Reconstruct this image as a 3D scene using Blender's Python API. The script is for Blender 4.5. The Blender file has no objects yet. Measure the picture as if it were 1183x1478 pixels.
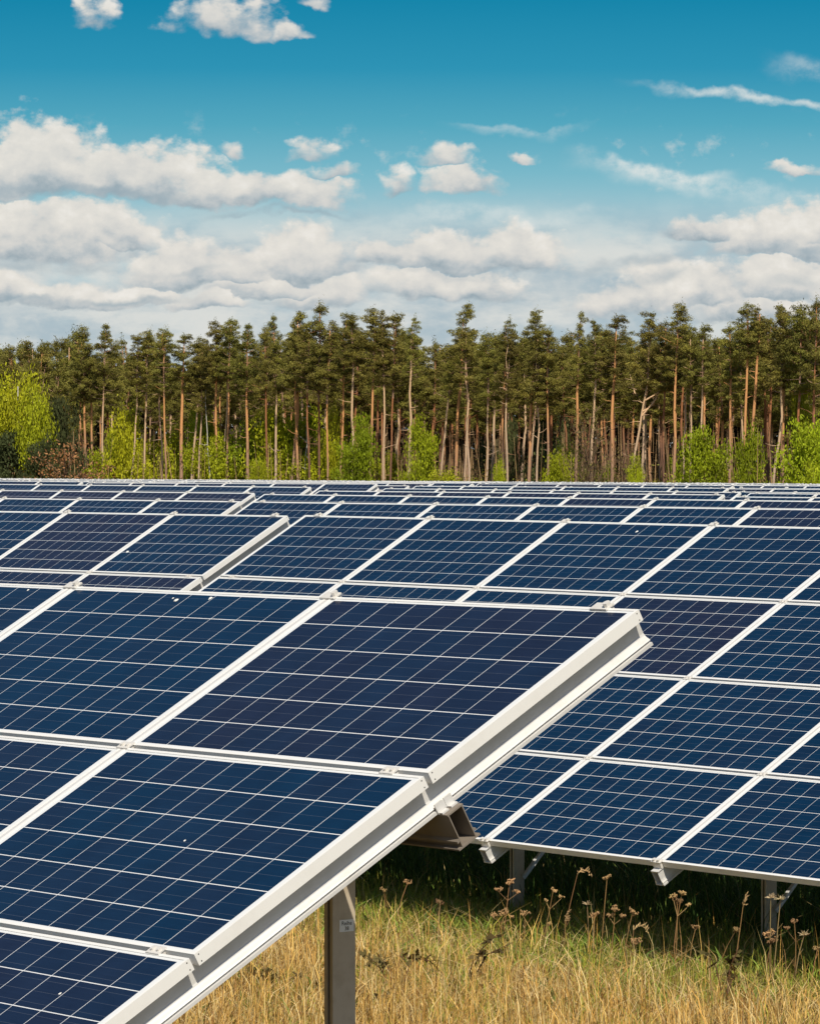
import bpy, math, random
import numpy as np
from mathutils import Vector, Matrix
R = math.radians
random.seed(11)
rng = np.random.default_rng(5)
sc = bpy.context.scene
COL = sc.collection

# ------------------------------------------------------------------ camera
FPX, YH, WPX, HPX = 5856.67, 664.06, 1183.0, 1478.0     # focal length in photo pixels, horizon row
ZC = 3.12                                               # camera height above the meadow
cam = bpy.data.cameras.new('camera')
cam_o = bpy.data.objects.new('camera', cam)
COL.objects.link(cam_o)
cam_o.location = (0, 0, ZC)
cam_o.rotation_euler = (R(90), 0, 0)
cam.sensor_fit = 'HORIZONTAL'
cam.sensor_width = 36.0
cam.lens = FPX * 36.0 / WPX
cam.shift_y = -(HPX / 2 - YH) / WPX
cam.clip_start = 0.5
cam.clip_end = 6000
sc.camera = cam_o

# rows of panels run along U, H is square to them (towards the wood)
YAW = -0.908
U = np.array([math.cos(YAW), math.sin(YAW)])
H = np.array([-math.sin(YAW), math.cos(YAW)])

# ------------------------------------------------------------------ light
SUN_EL, SUN_ALPHA = R(50), R(61)                        # alpha: from the panels' facing direction towards +U
sd = -H * math.cos(SUN_ALPHA) + U * math.sin(SUN_ALPHA)
sun_dir = Vector((sd[0] * math.cos(SUN_EL), sd[1] * math.cos(SUN_EL), math.sin(SUN_EL)))
sun = bpy.data.lights.new('sun', 'SUN')
sun.energy = 4.6
sun.angle = R(0.5)
sun.color = (1.0, 0.92, 0.78)
sun_o = bpy.data.objects.new('sun', sun)
COL.objects.link(sun_o)
sun_o.rotation_euler = sun_dir.to_track_quat('Z', 'Y').to_euler()

sc.view_settings.view_transform = 'Standard'
sc.view_settings.look = 'None'
sc.view_settings.exposure = 0.0
sc.view_settings.gamma = 1.0
sc.cycles.max_bounces = 6
sc.cycles.diffuse_bounces = 3
sc.cycles.glossy_bounces = 3
sc.cycles.transparent_max_bounces = 4


def lin(r, g, b):
    f = lambda c: (c / 255 / 12.92) if c / 255 <= 0.04045 else ((c / 255 + 0.055) / 1.055) ** 2.4
    return (f(r), f(g), f(b), 1.0)


class NT:
    """small helper that writes shader nodes"""
    def __init__(s, tree):
        s.t = tree
        s.n = tree.nodes
        s.l = tree.links
        s.n.clear()

    def put(s, sock, v):
        if hasattr(v, 'is_output'):
            s.l.new(v, sock)
        elif v is not None:
            sock.default_value = v

    def node(s, kind, **kw):
        n = s.n.new(kind)
        for k, v in kw.items():
            setattr(n, k, v)
        return n

    def m(s, op, a, b=None, c=None, clamp=False):
        n = s.node('ShaderNodeMath', operation=op, use_clamp=clamp)
        s.put(n.inputs[0], a)
        s.put(n.inputs[1], b)
        s.put(n.inputs[2], c)
        return n.outputs[0]

    def sstep(s, v, lo, hi, a=0.0, b=1.0):
        n = s.node('ShaderNodeMapRange', interpolation_type='SMOOTHSTEP')
        for i, x in enumerate((v, lo, hi, a, b)):
            s.put(n.inputs[i], x)
        return n.outputs[0]

    def lstep(s, v, lo, hi, a=0.0, b=1.0):
        n = s.node('ShaderNodeMapRange')
        for i, x in enumerate((v, lo, hi, a, b)):
            s.put(n.inputs[i], x)
        return n.outputs[0]

    def mix(s, f, a, b, blend='MIX'):
        n = s.node('ShaderNodeMix', data_type='RGBA', blend_type=blend)
        s.put(n.inputs[0], f)
        s.put(n.inputs[6], a)
        s.put(n.inputs[7], b)
        return n.outputs[2]

    def noise(s, vec, scale, detail=4, rough=0.5, dist=0.0, out=0, dims='3D', w=None):
        n = s.node('ShaderNodeTexNoise', noise_dimensions=dims)
        s.put(n.inputs['Vector'], vec)
        n.inputs['Scale'].default_value = scale
        n.inputs['Detail'].default_value = detail
        n.inputs['Roughness'].default_value = rough
        n.inputs['Distortion'].default_value = dist
        return n.outputs[out]

    def xyz(s, x, y, z):
        n = s.node('ShaderNodeCombineXYZ')
        for i, v in enumerate((x, y, z)):
            s.put(n.inputs[i], v)
        return n.outputs[0]

    def sep(s, v):
        n = s.node('ShaderNodeSeparateXYZ')
        s.l.new(v, n.inputs[0])
        return n.outputs

    def vm(s, op, a, b):
        n = s.node('ShaderNodeVectorMath', operation=op)
        s.put(n.inputs[0], a)
        s.put(n.inputs[1], b)
        return n.outputs[0]

    def ramp(s, f, stops):
        n = s.node('ShaderNodeValToRGB')
        e = n.color_ramp.elements
        while len(e) < len(stops):
            e.new(0.5)
        for i, (p, c) in enumerate(stops):
            e[i].position = p
            e[i].color = c
        s.put(n.inputs[0], f)
        return n.outputs[0]


# ------------------------------------------------------------------ sky: Nishita above, low bank of cumulus near the horizon
def build_world():
    w = bpy.data.worlds.new('World')
    sc.world = w
    w.use_nodes = True
    g = NT(w.node_tree)
    sky = g.node('ShaderNodeTexSky', sky_type='NISHITA')
    sky.sun_disc = False
    sky.sun_elevation = SUN_EL
    sky.sun_rotation = math.atan2(sun_dir.x, sun_dir.y)
    sky.air_density = 1.0
    sky.dust_density = 0.6
    sky.ozone_density = 2.0
    d = g.node('ShaderNodeTexCoord').outputs['Generated']
    x, y, z = g.sep(d)
    s = g.m('MULTIPLY', g.m('ARCTAN2', x, y), 5.857)         # thousands of photo pixels across
    t = g.m('MULTIPLY', g.m('ARCSINE', z), 5.857)            # and up from the horizon
    p = g.xyz(s, t, 0.0)
    # warp for billows
    pw = g.xyz(s, g.m('MULTIPLY', t, 1.25), 0.0)
    n1 = g.noise(pw, 7.0, 3, 0.5, out=1)
    n2 = g.noise(pw, 26.0, 4, 0.55, out=1)
    def centred(c, k):
        v = g.vm('SUBTRACT', c, (0.5, 0.5, 0.5))
        return g.vm('MULTIPLY', v, (k, k * 0.8, 0))
    q = g.vm('ADD', g.vm('ADD', p, centred(n1, 0.075)), centred(n2, 0.034))
    qs, qt, _ = g.sep(q)
    fb = g.noise(pw, 15.0, 8, 0.62)
    fb_up = g.noise(g.vm('ADD', pw, (0.004, 0.014, 0.0)), 15.0, 8, 0.62)
    streak = g.noise(g.xyz(g.m('MULTIPLY', s, 0.4), t, 3.0), 13.0, 6, 0.58)
    streak2 = g.noise(g.xyz(g.m('MULTIPLY', s, 0.3), t, 9.0), 11.0, 6, 0.6)
    # cumulus: photo pixel centre of the flat base, half width, height
    CL = [(55, 268, 125, 112), (190, 275, 165, 78), (330, 283, 200, 50), (430, 285, 95, 46),
          (65, 362, 165, 78), (165, 350, 70, 38),
          (255, 402, 85, 64), (335, 402, 100, 48), (440, 392, 85, 76), (395, 420, 130, 34),
          (645, 382, 110, 50), (745, 376, 80, 56), (560, 384, 60, 38), (640, 425, 130, 40), (460, 437, 70, 42),
          (1130, 362, 130, 60), (1010, 342, 65, 36), (1170, 350, 80, 60),
          (985, 442, 160, 62), (1130, 425, 105, 62), (905, 440, 80, 40), (1080, 462, 120, 48),
          (345, 216, 26, 38), (448, 226, 55, 36), (478, 250, 46, 24),
          (645, 240, 48, 34), (668, 276, 66, 46), (577, 274, 30, 34), (748, 230, 34, 16),
          (1150, 256, 56, 22), (135, 42, 46, 50), (330, 45, 105, 70), (415, 52, 45, 26), (450, 12, 30, 26),
          (0, 428, 60, 36), (110, 436, 120, 34), (215, 432, 70, 34), (300, 440, 60, 26)]
    best = None
    bt = None
    for cx, cy, rx, hh in CL:
        cs, ct = (cx - 591.5) / 1000, (664 - cy) / 1000
        rx, hh = rx / 1000, hh / 1000
        a = g.m('MULTIPLY_ADD', qs, 1 / rx, -cs / rx)
        b = g.m('MULTIPLY_ADD', qt, 1 / hh, -ct / hh)
        bk = g.m('MINIMUM', b, g.m('MULTIPLY', b, 4.2))
        dd = g.m('SUBTRACT', 1.0, g.m('SQRT', g.m('MULTIPLY_ADD', a, a, g.m('MULTIPLY', bk, bk))))
        if (rx < 0.058 and cy < 310) or cy < 60:
            dd = g.m('MULTIPLY_ADD', dd, 0.75, -0.08)
        if cy > 300:
            dd = g.m('ADD', dd, 0.13)
        if best is None:
            best, bt = dd, b
        else:
            k = g.sstep(g.m('SUBTRACT', dd, best), -0.16, 0.16)
            bt = g.m('ADD', g.m('MULTIPLY', b, k), g.m('MULTIPLY', bt, g.m('SUBTRACT', 1.0, k)))
            best = g.m('MAXIMUM', best, dd)
    fine = g.noise(g.xyz(s, g.m('MULTIPLY', t, 1.5), 5.0), 48.0, 6, 0.65)
    vo = g.node('ShaderNodeTexVoronoi', feature='SMOOTH_F1', voronoi_dimensions='2D')
    g.l.new(g.vm('ADD', pw, centred(n2, 0.03)), vo.inputs['Vector'])
    vo.inputs['Scale'].default_value = 19.0
    vo.inputs['Smoothness'].default_value = 0.6
    vo.inputs['Detail'].default_value = 2.0
    vo.inputs['Roughness'].default_value = 0.5
    lump = g.m('SUBTRACT', 0.42, vo.outputs['Distance'])
    dens = g.m('ADD', best, g.m('MULTIPLY', g.m('SUBTRACT', fb, 0.5), 0.62))
    dens = g.m('ADD', dens, g.m('MULTIPLY_ADD', lump, 0.42, 0.07))
    dens = g.m('ADD', dens, g.m('MULTIPLY', g.m('SUBTRACT', fine, 0.5), 0.45))
    cum = g.sstep(dens, -0.08, g.sstep(bt, 0.05, 0.6, 0.56, 0.27))
    # blue behind
    blue = g.ramp(g.m('MULTIPLY', t, 1 / 1.2, clamp=True), [
        (0.10, lin(198, 211, 213)), (0.22, lin(184, 206, 212)), (0.303, lin(152, 195, 207)), (0.345, lin(122, 184, 201)),
        (0.403, lin(84, 167, 191)), (0.47, lin(46, 147, 181)), (0.553, lin(22, 133, 170)), (0.75, lin(0, 108, 155))])
    # thin lower layer of cloud with grey streaks
    lay = g.m('MULTIPLY', g.sstep(t, 0.40, 0.28), g.sstep(g.m('ADD', g.m('MULTIPLY', streak2, 0.6), g.m('MULTIPLY', fb, 0.4)), 0.25, 0.5))
    laycol = g.mix(g.sstep(streak, 0.40, 0.62), lin(170, 188, 197), lin(214, 217, 214))
    laycol = g.mix(g.m('MULTIPLY', g.sstep(fb, 0.40, 0.68), 0.35), laycol, lin(226, 225, 219))
    base = g.mix(lay, blue, laycol)
    # high wisps (contrail and mares' tails)
    def wisp(x0, y0, x1, y1, wid, amt, tail):
        s0, t0, s1, t1 = (x0 - 591.5) / 1000, (664 - y0) / 1000, (x1 - 591.5) / 1000, (664 - y1) / 1000
        L = math.hypot(s1 - s0, t1 - t0)
        ux, uy = (s1 - s0) / L, (t1 - t0) / L
        al = g.m('ADD', g.m('MULTIPLY_ADD', qs, ux, -s0 * ux), g.m('MULTIPLY_ADD', qt, uy, -t0 * uy))
        ac = g.m('ADD', g.m('MULTIPLY_ADD', qs, -uy, s0 * uy), g.m('MULTIPLY_ADD', qt, ux, -t0 * ux))
        across = g.m('MAXIMUM', g.m('MULTIPLY', ac, 1 / (wid / 1000)), g.m('MULTIPLY', ac, -1 / (wid * tail / 1000)))
        f = g.sstep(across, 1.0, 0.0)
        f = g.m('MULTIPLY', f, g.m('MULTIPLY', g.sstep(al, -0.02, L * 0.4), g.sstep(al, L + 0.02, L * 0.7)))
        return g.m('MULTIPLY', f, g.m('MULTIPLY', g.sstep(fb, 0.3, 0.62), amt))
    for a in ((905, 119, 1260, 158, 9, 0.75, 1.3), (830, 214, 1060, 262, 12, 0.95, 3.2), (1105, 92, 1260, 120, 22, 0.4, 1.0),
              (640, 181, 850, 183, 6, 0.4, 2.5), (960, 265, 1230, 296, 14, 0.45, 1.5), (520, 305, 900, 310, 16, 0.5, 1.0)):
        base = g.mix(wisp(*a), base, lin(224, 229, 226))
    scraps = g.m('MULTIPLY', g.sstep(g.noise(pw, 17.0, 7, 0.62), 0.55, 0.76), g.m('MULTIPLY', g.sstep(t, 0.52, 0.44), g.sstep(t, 0.34, 0.40)))
    base = g.mix(g.m('MULTIPLY', scraps, 0.6), base, lin(206, 214, 213))
    # cumulus shading: bright tops, grey flat bases, small relief
    relief = g.m('MULTIPLY', g.m('SUBTRACT', fb, fb_up), 1.0)
    lum = g.m('ADD', g.sstep(bt, -0.30, 0.50, 0.12, 0.78), relief)
    lum = g.m('ADD', lum, g.m('MULTIPLY', g.m('SUBTRACT', g.noise(pw, 6.0, 6, 0.58), 0.5), 0.7))
    lum = g.m('ADD', lum, g.m('MULTIPLY', lump, 0.36))
    ccol = g.ramp(g.m('ADD', lum, 0.06, clamp=True), [(0.0, lin(152, 168, 177)), (0.25, lin(186, 193, 196)), (0.5, lin(212, 211, 207)), (0.8, lin(228, 224, 216)), (1.0, lin(238, 234, 227))])
    low = g.mix(g.m('MULTIPLY', cum, 0.96), base, ccol)
    # shaded slots under and between the banks
    for a in ((-60, 268, 330, 288, 13, 0.75, 0.9), (270, 300, 530, 300, 8, 0.6, 0.8), (-60, 386, 190, 384, 12, 0.55, 0.8), (-60, 434, 320, 428, 11, 0.7, 0.8),
              (190, 395, 330, 385, 9, 0.35, 1.0), (330, 430, 500, 436, 9, 0.45, 0.8), (800, 385, 1000, 372, 14, 0.5, 1.0), (1030, 362, 1260, 366, 9, 0.5, 0.8), (560, 392, 720, 396, 8, 0.4, 1.0), (880, 410, 990, 400, 12, 0.45, 1.0), (1090, 410, 1240, 396, 12, 0.5, 1.0)):
        low = g.mix(wisp(*a), low, lin(150, 170, 181))
    nsky = g.mix(1.0, sky.outputs[0], (0.075, 0.075, 0.075, 1), blend='MULTIPLY')
    fade = g.sstep(z, 0.118, 0.20)
    col = g.mix(fade, low, nsky)
    # below the horizon keep plain sky light
    bg = g.node('ShaderNodeBackground')
    g.l.new(col, bg.inputs[0])
    bg.inputs[1].default_value = 1.0
    out = g.node('ShaderNodeOutputWorld')
    g.l.new(bg.outputs[0], out.inputs[0])


build_world()


# ------------------------------------------------------------------ materials
def mat(name):
    m = bpy.data.materials.new(name)
    m.use_nodes = True
    g = NT(m.node_tree)
    b = g.node('ShaderNodeBsdfPrincipled')
    o = g.node('ShaderNodeOutputMaterial')
    g.l.new(b.outputs[0], o.inputs[0])
    return m, g, b


def metal_mat(name, c, rough=0.45, metallic=0.35, dirt=0.12, scale=9.0):
    m, g, b = mat(name)
    tc = g.node('ShaderNodeTexCoord').outputs['Object']
    n = g.noise(tc, scale, 6, 0.65)
    n2 = g.noise(g.vm('MULTIPLY', tc, (1, 1, 0.15)), scale * 6, 3, 0.6)
    f = g.m('ADD', g.m('MULTIPLY', g.sstep(n, 0.45, 0.75), dirt * 2), g.m('MULTIPLY', n2, dirt))
    g.put(b.inputs['Base Color'], g.mix(f, (*c, 1), (c[0] * .62, c[1] * .56, c[2] * .48, 1)))
    b.inputs['Roughness'].default_value = rough
    b.inputs['Metallic'].default_value = metallic
    return m


M = {}
M['frame'] = metal_mat('anodised_frame', (0.83, 0.82, 0.79), 0.45, 0.0, 0.07)
M['rail'] = metal_mat('mill_aluminium', (0.69, 0.68, 0.66), 0.42, 0.1, 0.12)
M['clamp'] = metal_mat('clamp_metal', (0.76, 0.73, 0.68), 0.4, 0.1, 0.12, 40)
M['galv'] = metal_mat('galvanised_steel', (0.58, 0.49, 0.37), 0.6, 0.0, 0.2, 14)
M['zinc'] = metal_mat('weathered_zinc', (0.23, 0.195, 0.16), 0.55, 0.0, 0.2, 14)
M['dark'] = metal_mat('dark_hole', (0.03, 0.028, 0.025), 0.8, 0.0, 0.0)
M['dropping'] = metal_mat('bird_lime', (0.80, 0.79, 0.74), 0.9, 0.0, 0.1, 200)

CP, CU, CV = 0.1585, 10, 6               # cell pitch, cells along the row, cells up the slope
PU, PV = 1.6736, 1.012                   # module pitch
MU, MV = PU - 0.02, PV - 0.02            # module size


def cell_mat():
    m, g, b = mat('solar_cells')
    uv = g.node('ShaderNodeTexCoord').outputs['UV']
    x, y, _ = g.sep(uv)
    cx = g.m('ADD', g.m('MULTIPLY', x, 1 / CP), CU / 2)
    cy = g.m('ADD', g.m('MULTIPLY', y, 1 / CP), CV / 2)
    fx, fy = g.m('FRACT', cx), g.m('FRACT', cy)
    dx = g.m('MINIMUM', fx, g.m('SUBTRACT', 1.0, fx))
    dy = g.m('MINIMUM', fy, g.m('SUBTRACT', 1.0, fy))
    lx = g.m('LESS_THAN', dx, 0.0013 / CP)
    ly = g.m('LESS_THAN', dy, 0.0020 / CP)
    out = g.m('MAXIMUM', g.m('GREATER_THAN', g.m('ABSOLUTE', x), CP * CU / 2 - 0.001), g.m('GREATER_THAN', g.m('ABSOLUTE', y), CP * CV / 2 - 0.001))
    white = g.m('MAXIMUM', g.m('MAXIMUM', lx, ly), out)
    # three fine busbars per cell along the row
    b3 = g.m('FRACT', g.m('MULTIPLY', fy, 3.0))
    bus = g.m('LESS_THAN', g.m('ABSOLUTE', g.m('SUBTRACT', b3, 0.5)), 0.012 * 1.0)
    # tint: 0 teal blue ... 1 violet
    oi = g.node('ShaderNodeObjectInfo')
    at = g.node('ShaderNodeAttribute', attribute_name='tint')
    oc = g.node('ShaderNodeSeparateColor')
    g.l.new(oi.outputs['Color'], oc.inputs[0])
    tint = g.m('ADD', oc.outputs[0], at.outputs['Fac'])
    seed = g.m('MULTIPLY', g.m('ADD', oi.outputs['Random'], at.outputs['Fac']), 57.0)
    wn = g.node('ShaderNodeTexWhiteNoise', noise_dimensions='3D')
    g.l.new(g.xyz(g.m('FLOOR', cx), g.m('FLOOR', cy), seed), wn.inputs['Vector'])
    tint = g.m('ADD', tint, g.m('MULTIPLY', g.m('SUBTRACT', wn.outputs['Value'], 0.5), 0.42), clamp=True)
    cell = g.mix(tint, (0.0016, 0.0185, 0.052, 1), (0.0100, 0.0150, 0.038, 1))
    pos = g.xyz(x, y, seed)
    st = g.noise(g.vm('MULTIPLY', pos, (6, 90, 1)), 1.0, 3, 0.6)
    cloud = g.noise(pos, 5.0, 4, 0.6)
    val = g.m('ADD', g.m('MULTIPLY', st, 0.5), g.m('MULTIPLY', cloud, 0.9))
    cell = g.mix(1.0, cell, g.mix(g.m('MULTIPLY', val, 1.0, clamp=True), (0.55, 0.55, 0.6, 1), (1.5, 1.45, 1.35, 1)), blend='MULTIPLY')
    cell = g.mix(g.m('MULTIPLY', bus, 0.16), cell, (0.35, 0.38, 0.42, 1))
    col = g.mix(white, cell, (0.74, 0.75, 0.75, 1))
    dust = g.m('MULTIPLY', g.sstep(g.noise(pos, 2.2, 6, 0.7), 0.5, 0.8), 0.006)
    col = g.mix(dust, col, (0.42, 0.38, 0.32, 1))
    g.put(b.inputs['Base Color'], col)
    b.inputs['Roughness'].default_value = 0.14
    b.inputs['IOR'].default_value = 1.38
    b.inputs['Specular IOR Level'].default_value = 0.16
    return m


M['cell'] = cell_mat()


def attr_mat(name, rough=0.9, trans=0.0, spec=0.2):
    """plant matter whose own colour is stored per blade or leaf"""
    m, g, b = mat(name)
    a = g.node('ShaderNodeAttribute', attribute_name='Col')
    oi = g.node('ShaderNodeObjectInfo')
    hs = g.node('ShaderNodeHueSaturation')
    g.put(hs.inputs['Hue'], g.lstep(oi.outputs['Random'], 0, 1, 0.487, 0.513))
    g.put(hs.inputs['Value'], g.lstep(g.m('FRACT', g.m('MULTIPLY', oi.outputs['Random'], 7.3)), 0, 1, 0.8, 1.2))
    g.l.new(a.outputs['Color'], hs.inputs['Color'])
    g.l.new(hs.outputs[0], b.inputs['Base Color'])
    b.inputs['Roughness'].default_value = rough
    b.inputs['Specular IOR Level'].default_value = spec
    if trans:
        tr = g.node('ShaderNodeBsdfTranslucent')
        g.l.new(hs.outputs[0], tr.inputs[0])
        mx = g.node('ShaderNodeMixShader')
        mx.inputs[0].default_value = trans
        g.l.new(b.outputs[0], mx.inputs[1])
        g.l.new(tr.outputs[0], mx.inputs[2])
        o = [n for n in g.n if n.type == 'OUTPUT_MATERIAL'][0]
        g.l.new(mx.outputs[0], o.inputs[0])
    return m


M['grass'] = attr_mat('grass_blades', 0.75, 0.12, 0.3)
M['needles'] = attr_mat('pine_needles', 0.8, 0.1)
M['leaves'] = attr_mat('fresh_leaves', 0.6, 0.15)
M['dried'] = attr_mat('dried_stalks', 0.95, 0.1)


def bark_mat(name, low, high, z0, z1):
    m, g, b = mat(name)
    tc = g.node('ShaderNodeTexCoord').outputs['Object']
    _, _, z = g.sep(tc)
    oi = g.node('ShaderNodeObjectInfo')
    n = g.noise(g.vm('MULTIPLY', tc, (3, 3, 0.8)), 2.0, 5, 0.65)
    zz = g.m('ADD', z, g.m('MULTIPLY', g.m('SUBTRACT', n, 0.5), 6.0))
    zz = g.m('ADD', zz, g.m('MULTIPLY', oi.outputs['Random'], 3.0))
    c = g.mix(g.sstep(zz, z0, z1), (*low, 1), (*high, 1))
    fine = g.noise(g.vm('MULTIPLY', tc, (9, 9, 2.0)), 2.0, 4, 0.7)
    c = g.mix(1.0, c, g.mix(fine, (0.45, 0.42, 0.42, 1), (1.5, 1.45, 1.4, 1)), blend='MULTIPLY')
    g.put(b.inputs['Base Color'], c)
    b.inputs['Roughness'].default_value = 0.95
    b.inputs['Specular IOR Level'].default_value = 0.1
    return m


M['pine_bark'] = bark_mat('pine_bark', (0.40, 0.26, 0.18), (0.68, 0.35, 0.15), 5, 11)
M['pale_bark'] = bark_mat('pale_bark', (0.56, 0.42, 0.31), (0.66, 0.46, 0.28), 4, 12)
M['dark_bark'] = bark_mat('dull_shaded_bark', (0.20, 0.12, 0.085), (0.38, 0.17, 0.08), 4, 12)  # dull bark variety, with the shade of inner trunks put into its colour
M['birch_bark'] = bark_mat('birch_bark', (0.5, 0.48, 0.43), (0.62, 0.6, 0.55), 4, 12)


def ground_mat():
    m, g, b = mat('meadow_ground')
    tc = g.node('ShaderNodeTexCoord').outputs['Object']
    a = g.noise(tc, 0.5, 5, 0.6)
    f = g.noise(tc, 14.0, 6, 0.75)
    v = g.noise(g.vm('MULTIPLY', tc, (60, 60, 60)), 1.0, 3, 0.7)
    c = g.mix(g.sstep(a, 0.4, 0.62), (0.20, 0.125, 0.045, 1), (0.11, 0.12, 0.025, 1))
    c = g.mix(g.sstep(f, 0.35, 0.7), c, (0.27, 0.18, 0.07, 1))
    c = g.mix(1.0, c, g.mix(v, (0.35, 0.35, 0.35, 1), (1.4, 1.4, 1.4, 1)), blend='MULTIPLY')
    g.put(b.inputs['Base Color'], c)
    b.inputs['Roughness'].default_value = 1.0
    b.inputs['Specular IOR Level'].default_value = 0.05
    bp = g.node('ShaderNodeBump')
    bp.inputs['Strength'].default_value = 0.6
    bp.inputs['Distance'].default_value = 0.04
    g.l.new(f, bp.inputs['Height'])
    g.l.new(bp.outputs[0], b.inputs['Normal'])
    return m


M['ground'] = ground_mat()


# ------------------------------------------------------------------ mesh helpers
class MB:
    def __init__(s):
        s.v, s.f, s.mi, s.uv = [], [], [], {}

    def poly(s, pts, mi=0, uv=None):
        k = len(s.v)
        s.v += [tuple(p) for p in pts]
        s.f.append(tuple(range(k, k + len(pts))))
        s.mi.append(mi)
        if uv:
            s.uv[len(s.f) - 1] = uv

    def box(s, x0, x1, y0, y1, z0, z1, mi=0, T=None):
        c = [(x, y, z) for z in (z0, z1) for y in (y0, y1) for x in (x0, x1)]
        if T:
            c = [T(*p) for p in c]
        k = len(s.v)
        s.v += [tuple(p) for p in c]
        for q in ((0, 2, 3, 1), (4, 5, 7, 6), (0, 1, 5, 4), (2, 6, 7, 3), (0, 4, 6, 2), (1, 3, 7, 5)):
            s.f.append(tuple(k + i for i in q))
            s.mi.append(mi)

    def prism(s, prof, a, b, T, mi=0):
        """closed profile (list of 2D points) swept from a to b; T(p, q, w) maps to 3D"""
        k = len(s.v)
        n = len(prof)
        s.v += [tuple(T(p, q, a)) for p, q in prof] + [tuple(T(p, q, b)) for p, q in prof]
        for i in range(n):
            j = (i + 1) % n
            s.f.append((k + i, k + j, k + n + j, k + n + i))
            s.mi.append(mi)
        s.f.append(tuple(k + i for i in reversed(range(n))))
        s.f.append(tuple(k + n + i for i in range(n)))
        s.mi += [mi, mi]

    def tube(s, pts, rad, n=6, mi=0, cap=True):
        pts = [Vector(p) for p in pts]
        k = len(s.v)
        for i, p in enumerate(pts):
            d = (pts[min(i + 1, len(pts) - 1)] - pts[max(i - 1, 0)]).normalized()
            a = d.orthogonal().normalized() if abs(d.z) < 0.9 else Vector((1, 0, 0)).cross(d).normalized()
            b = d.cross(a).normalized()
            for j in range(n):
                w = 2 * math.pi * j / n
                s.v.append(tuple(p + (a * math.cos(w) + b * math.sin(w)) * rad[i]))
        for i in range(len(pts) - 1):
            for j in range(n):
                j2 = (j + 1) % n
                s.f.append((k + i * n + j, k + i * n + j2, k + (i + 1) * n + j2, k + (i + 1) * n + j))
                s.mi.append(mi)
        if cap:
            e = k + (len(pts) - 1) * n
            s.f.append(tuple(e + j for j in range(n)))
            s.mi.append(mi)

    def mesh(s, name, mats):
        me = bpy.data.meshes.new(name)
        me.from_pydata(s.v, [], s.f)
        for m in mats:
            me.materials.append(m)
        me.polygons.foreach_set('material_index', s.mi)
        if s.uv:
            lay = me.uv_layers.new(name='UVMap')
            for fi, uv in s.uv.items():
                p = me.polygons[fi]
                for li, c in zip(p.loop_indices, uv):
                    lay.data[li].uv = c
        me.update()
        return me


def link(name, me, parent=None, loc=None, rot=None):
    o = bpy.data.objects.new(name, me)
    COL.objects.link(o)
    if parent:
        o.parent = parent
    if loc is not None:
        o.location = loc
    if rot is not None:
        o.rotation_euler = rot
    return o


def tag(o, label=None, cat=None, group=None, kind=None):
    if label:
        o['label'] = label
    if cat:
        o['category'] = cat
    if group:
        o['group'] = group
    if kind:
        o['kind'] = kind
    return o


def uh(u, h):
    return (U[0] * u + H[0] * h, U[1] * u + H[1] * h)


# ground: flat under the first rows, then falling gently away to the wood
HK = [0, 47.5, 61, 100, 150, 260]
RK = [0.0099, 0.0099, 0.0094, 0.00896, 0.0086, 0.0083]


def ztop(h):                              # height of a row's top edge below the camera
    return 0.47 if h < 47.5 else float(np.interp(h, HK, RK)) * h


def zg(h):
    return 0.0 - (ztop(h) - 0.47)


def build_ground():
    hs = [-1500, -300, -60, -10, 0, 5, 10, 15, 20, 30, 47.5, 55, 61, 80, 100, 125, 150, 200, 260, 400, 800, 2500]
    us = [-3000, -1200, -600, -400, -300, -200, -120, -60, -30, -15, 0, 30, 120, 400, 1500, 3000]
    mb = MB()
    for h in hs:
        for u in us:
            mb.v.append((*uh(u, h), zg(min(h, 260)) if h > 0 else 0.0))
    n = len(us)
    for i in range(len(hs) - 1):
        for j in range(n - 1):
            mb.f.append((i * n + j, i * n + j + 1, (i + 1) * n + j + 1, (i + 1) * n + j))
            mb.mi.append(0)
    o = link('ground', mb.mesh('ground', [M['ground']]))
    for p in o.data.polygons:
        p.use_smooth = True
    tag(o, kind='structure')


build_ground()

# ------------------------------------------------------------------ solar tables
TAU = 0.51347
CT, ST = math.cos(TAU), math.sin(TAU)
SL = 4 * PV - 0.02                        # slope length
LEGH = 2.643 - SL / 2 * ST                # height of the table's centre above the ground


def S(a, b, c, zc=LEGH):                  # table plane -> table local
    return (a, b * CT - c * ST, zc + b * ST + c * CT)


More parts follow.
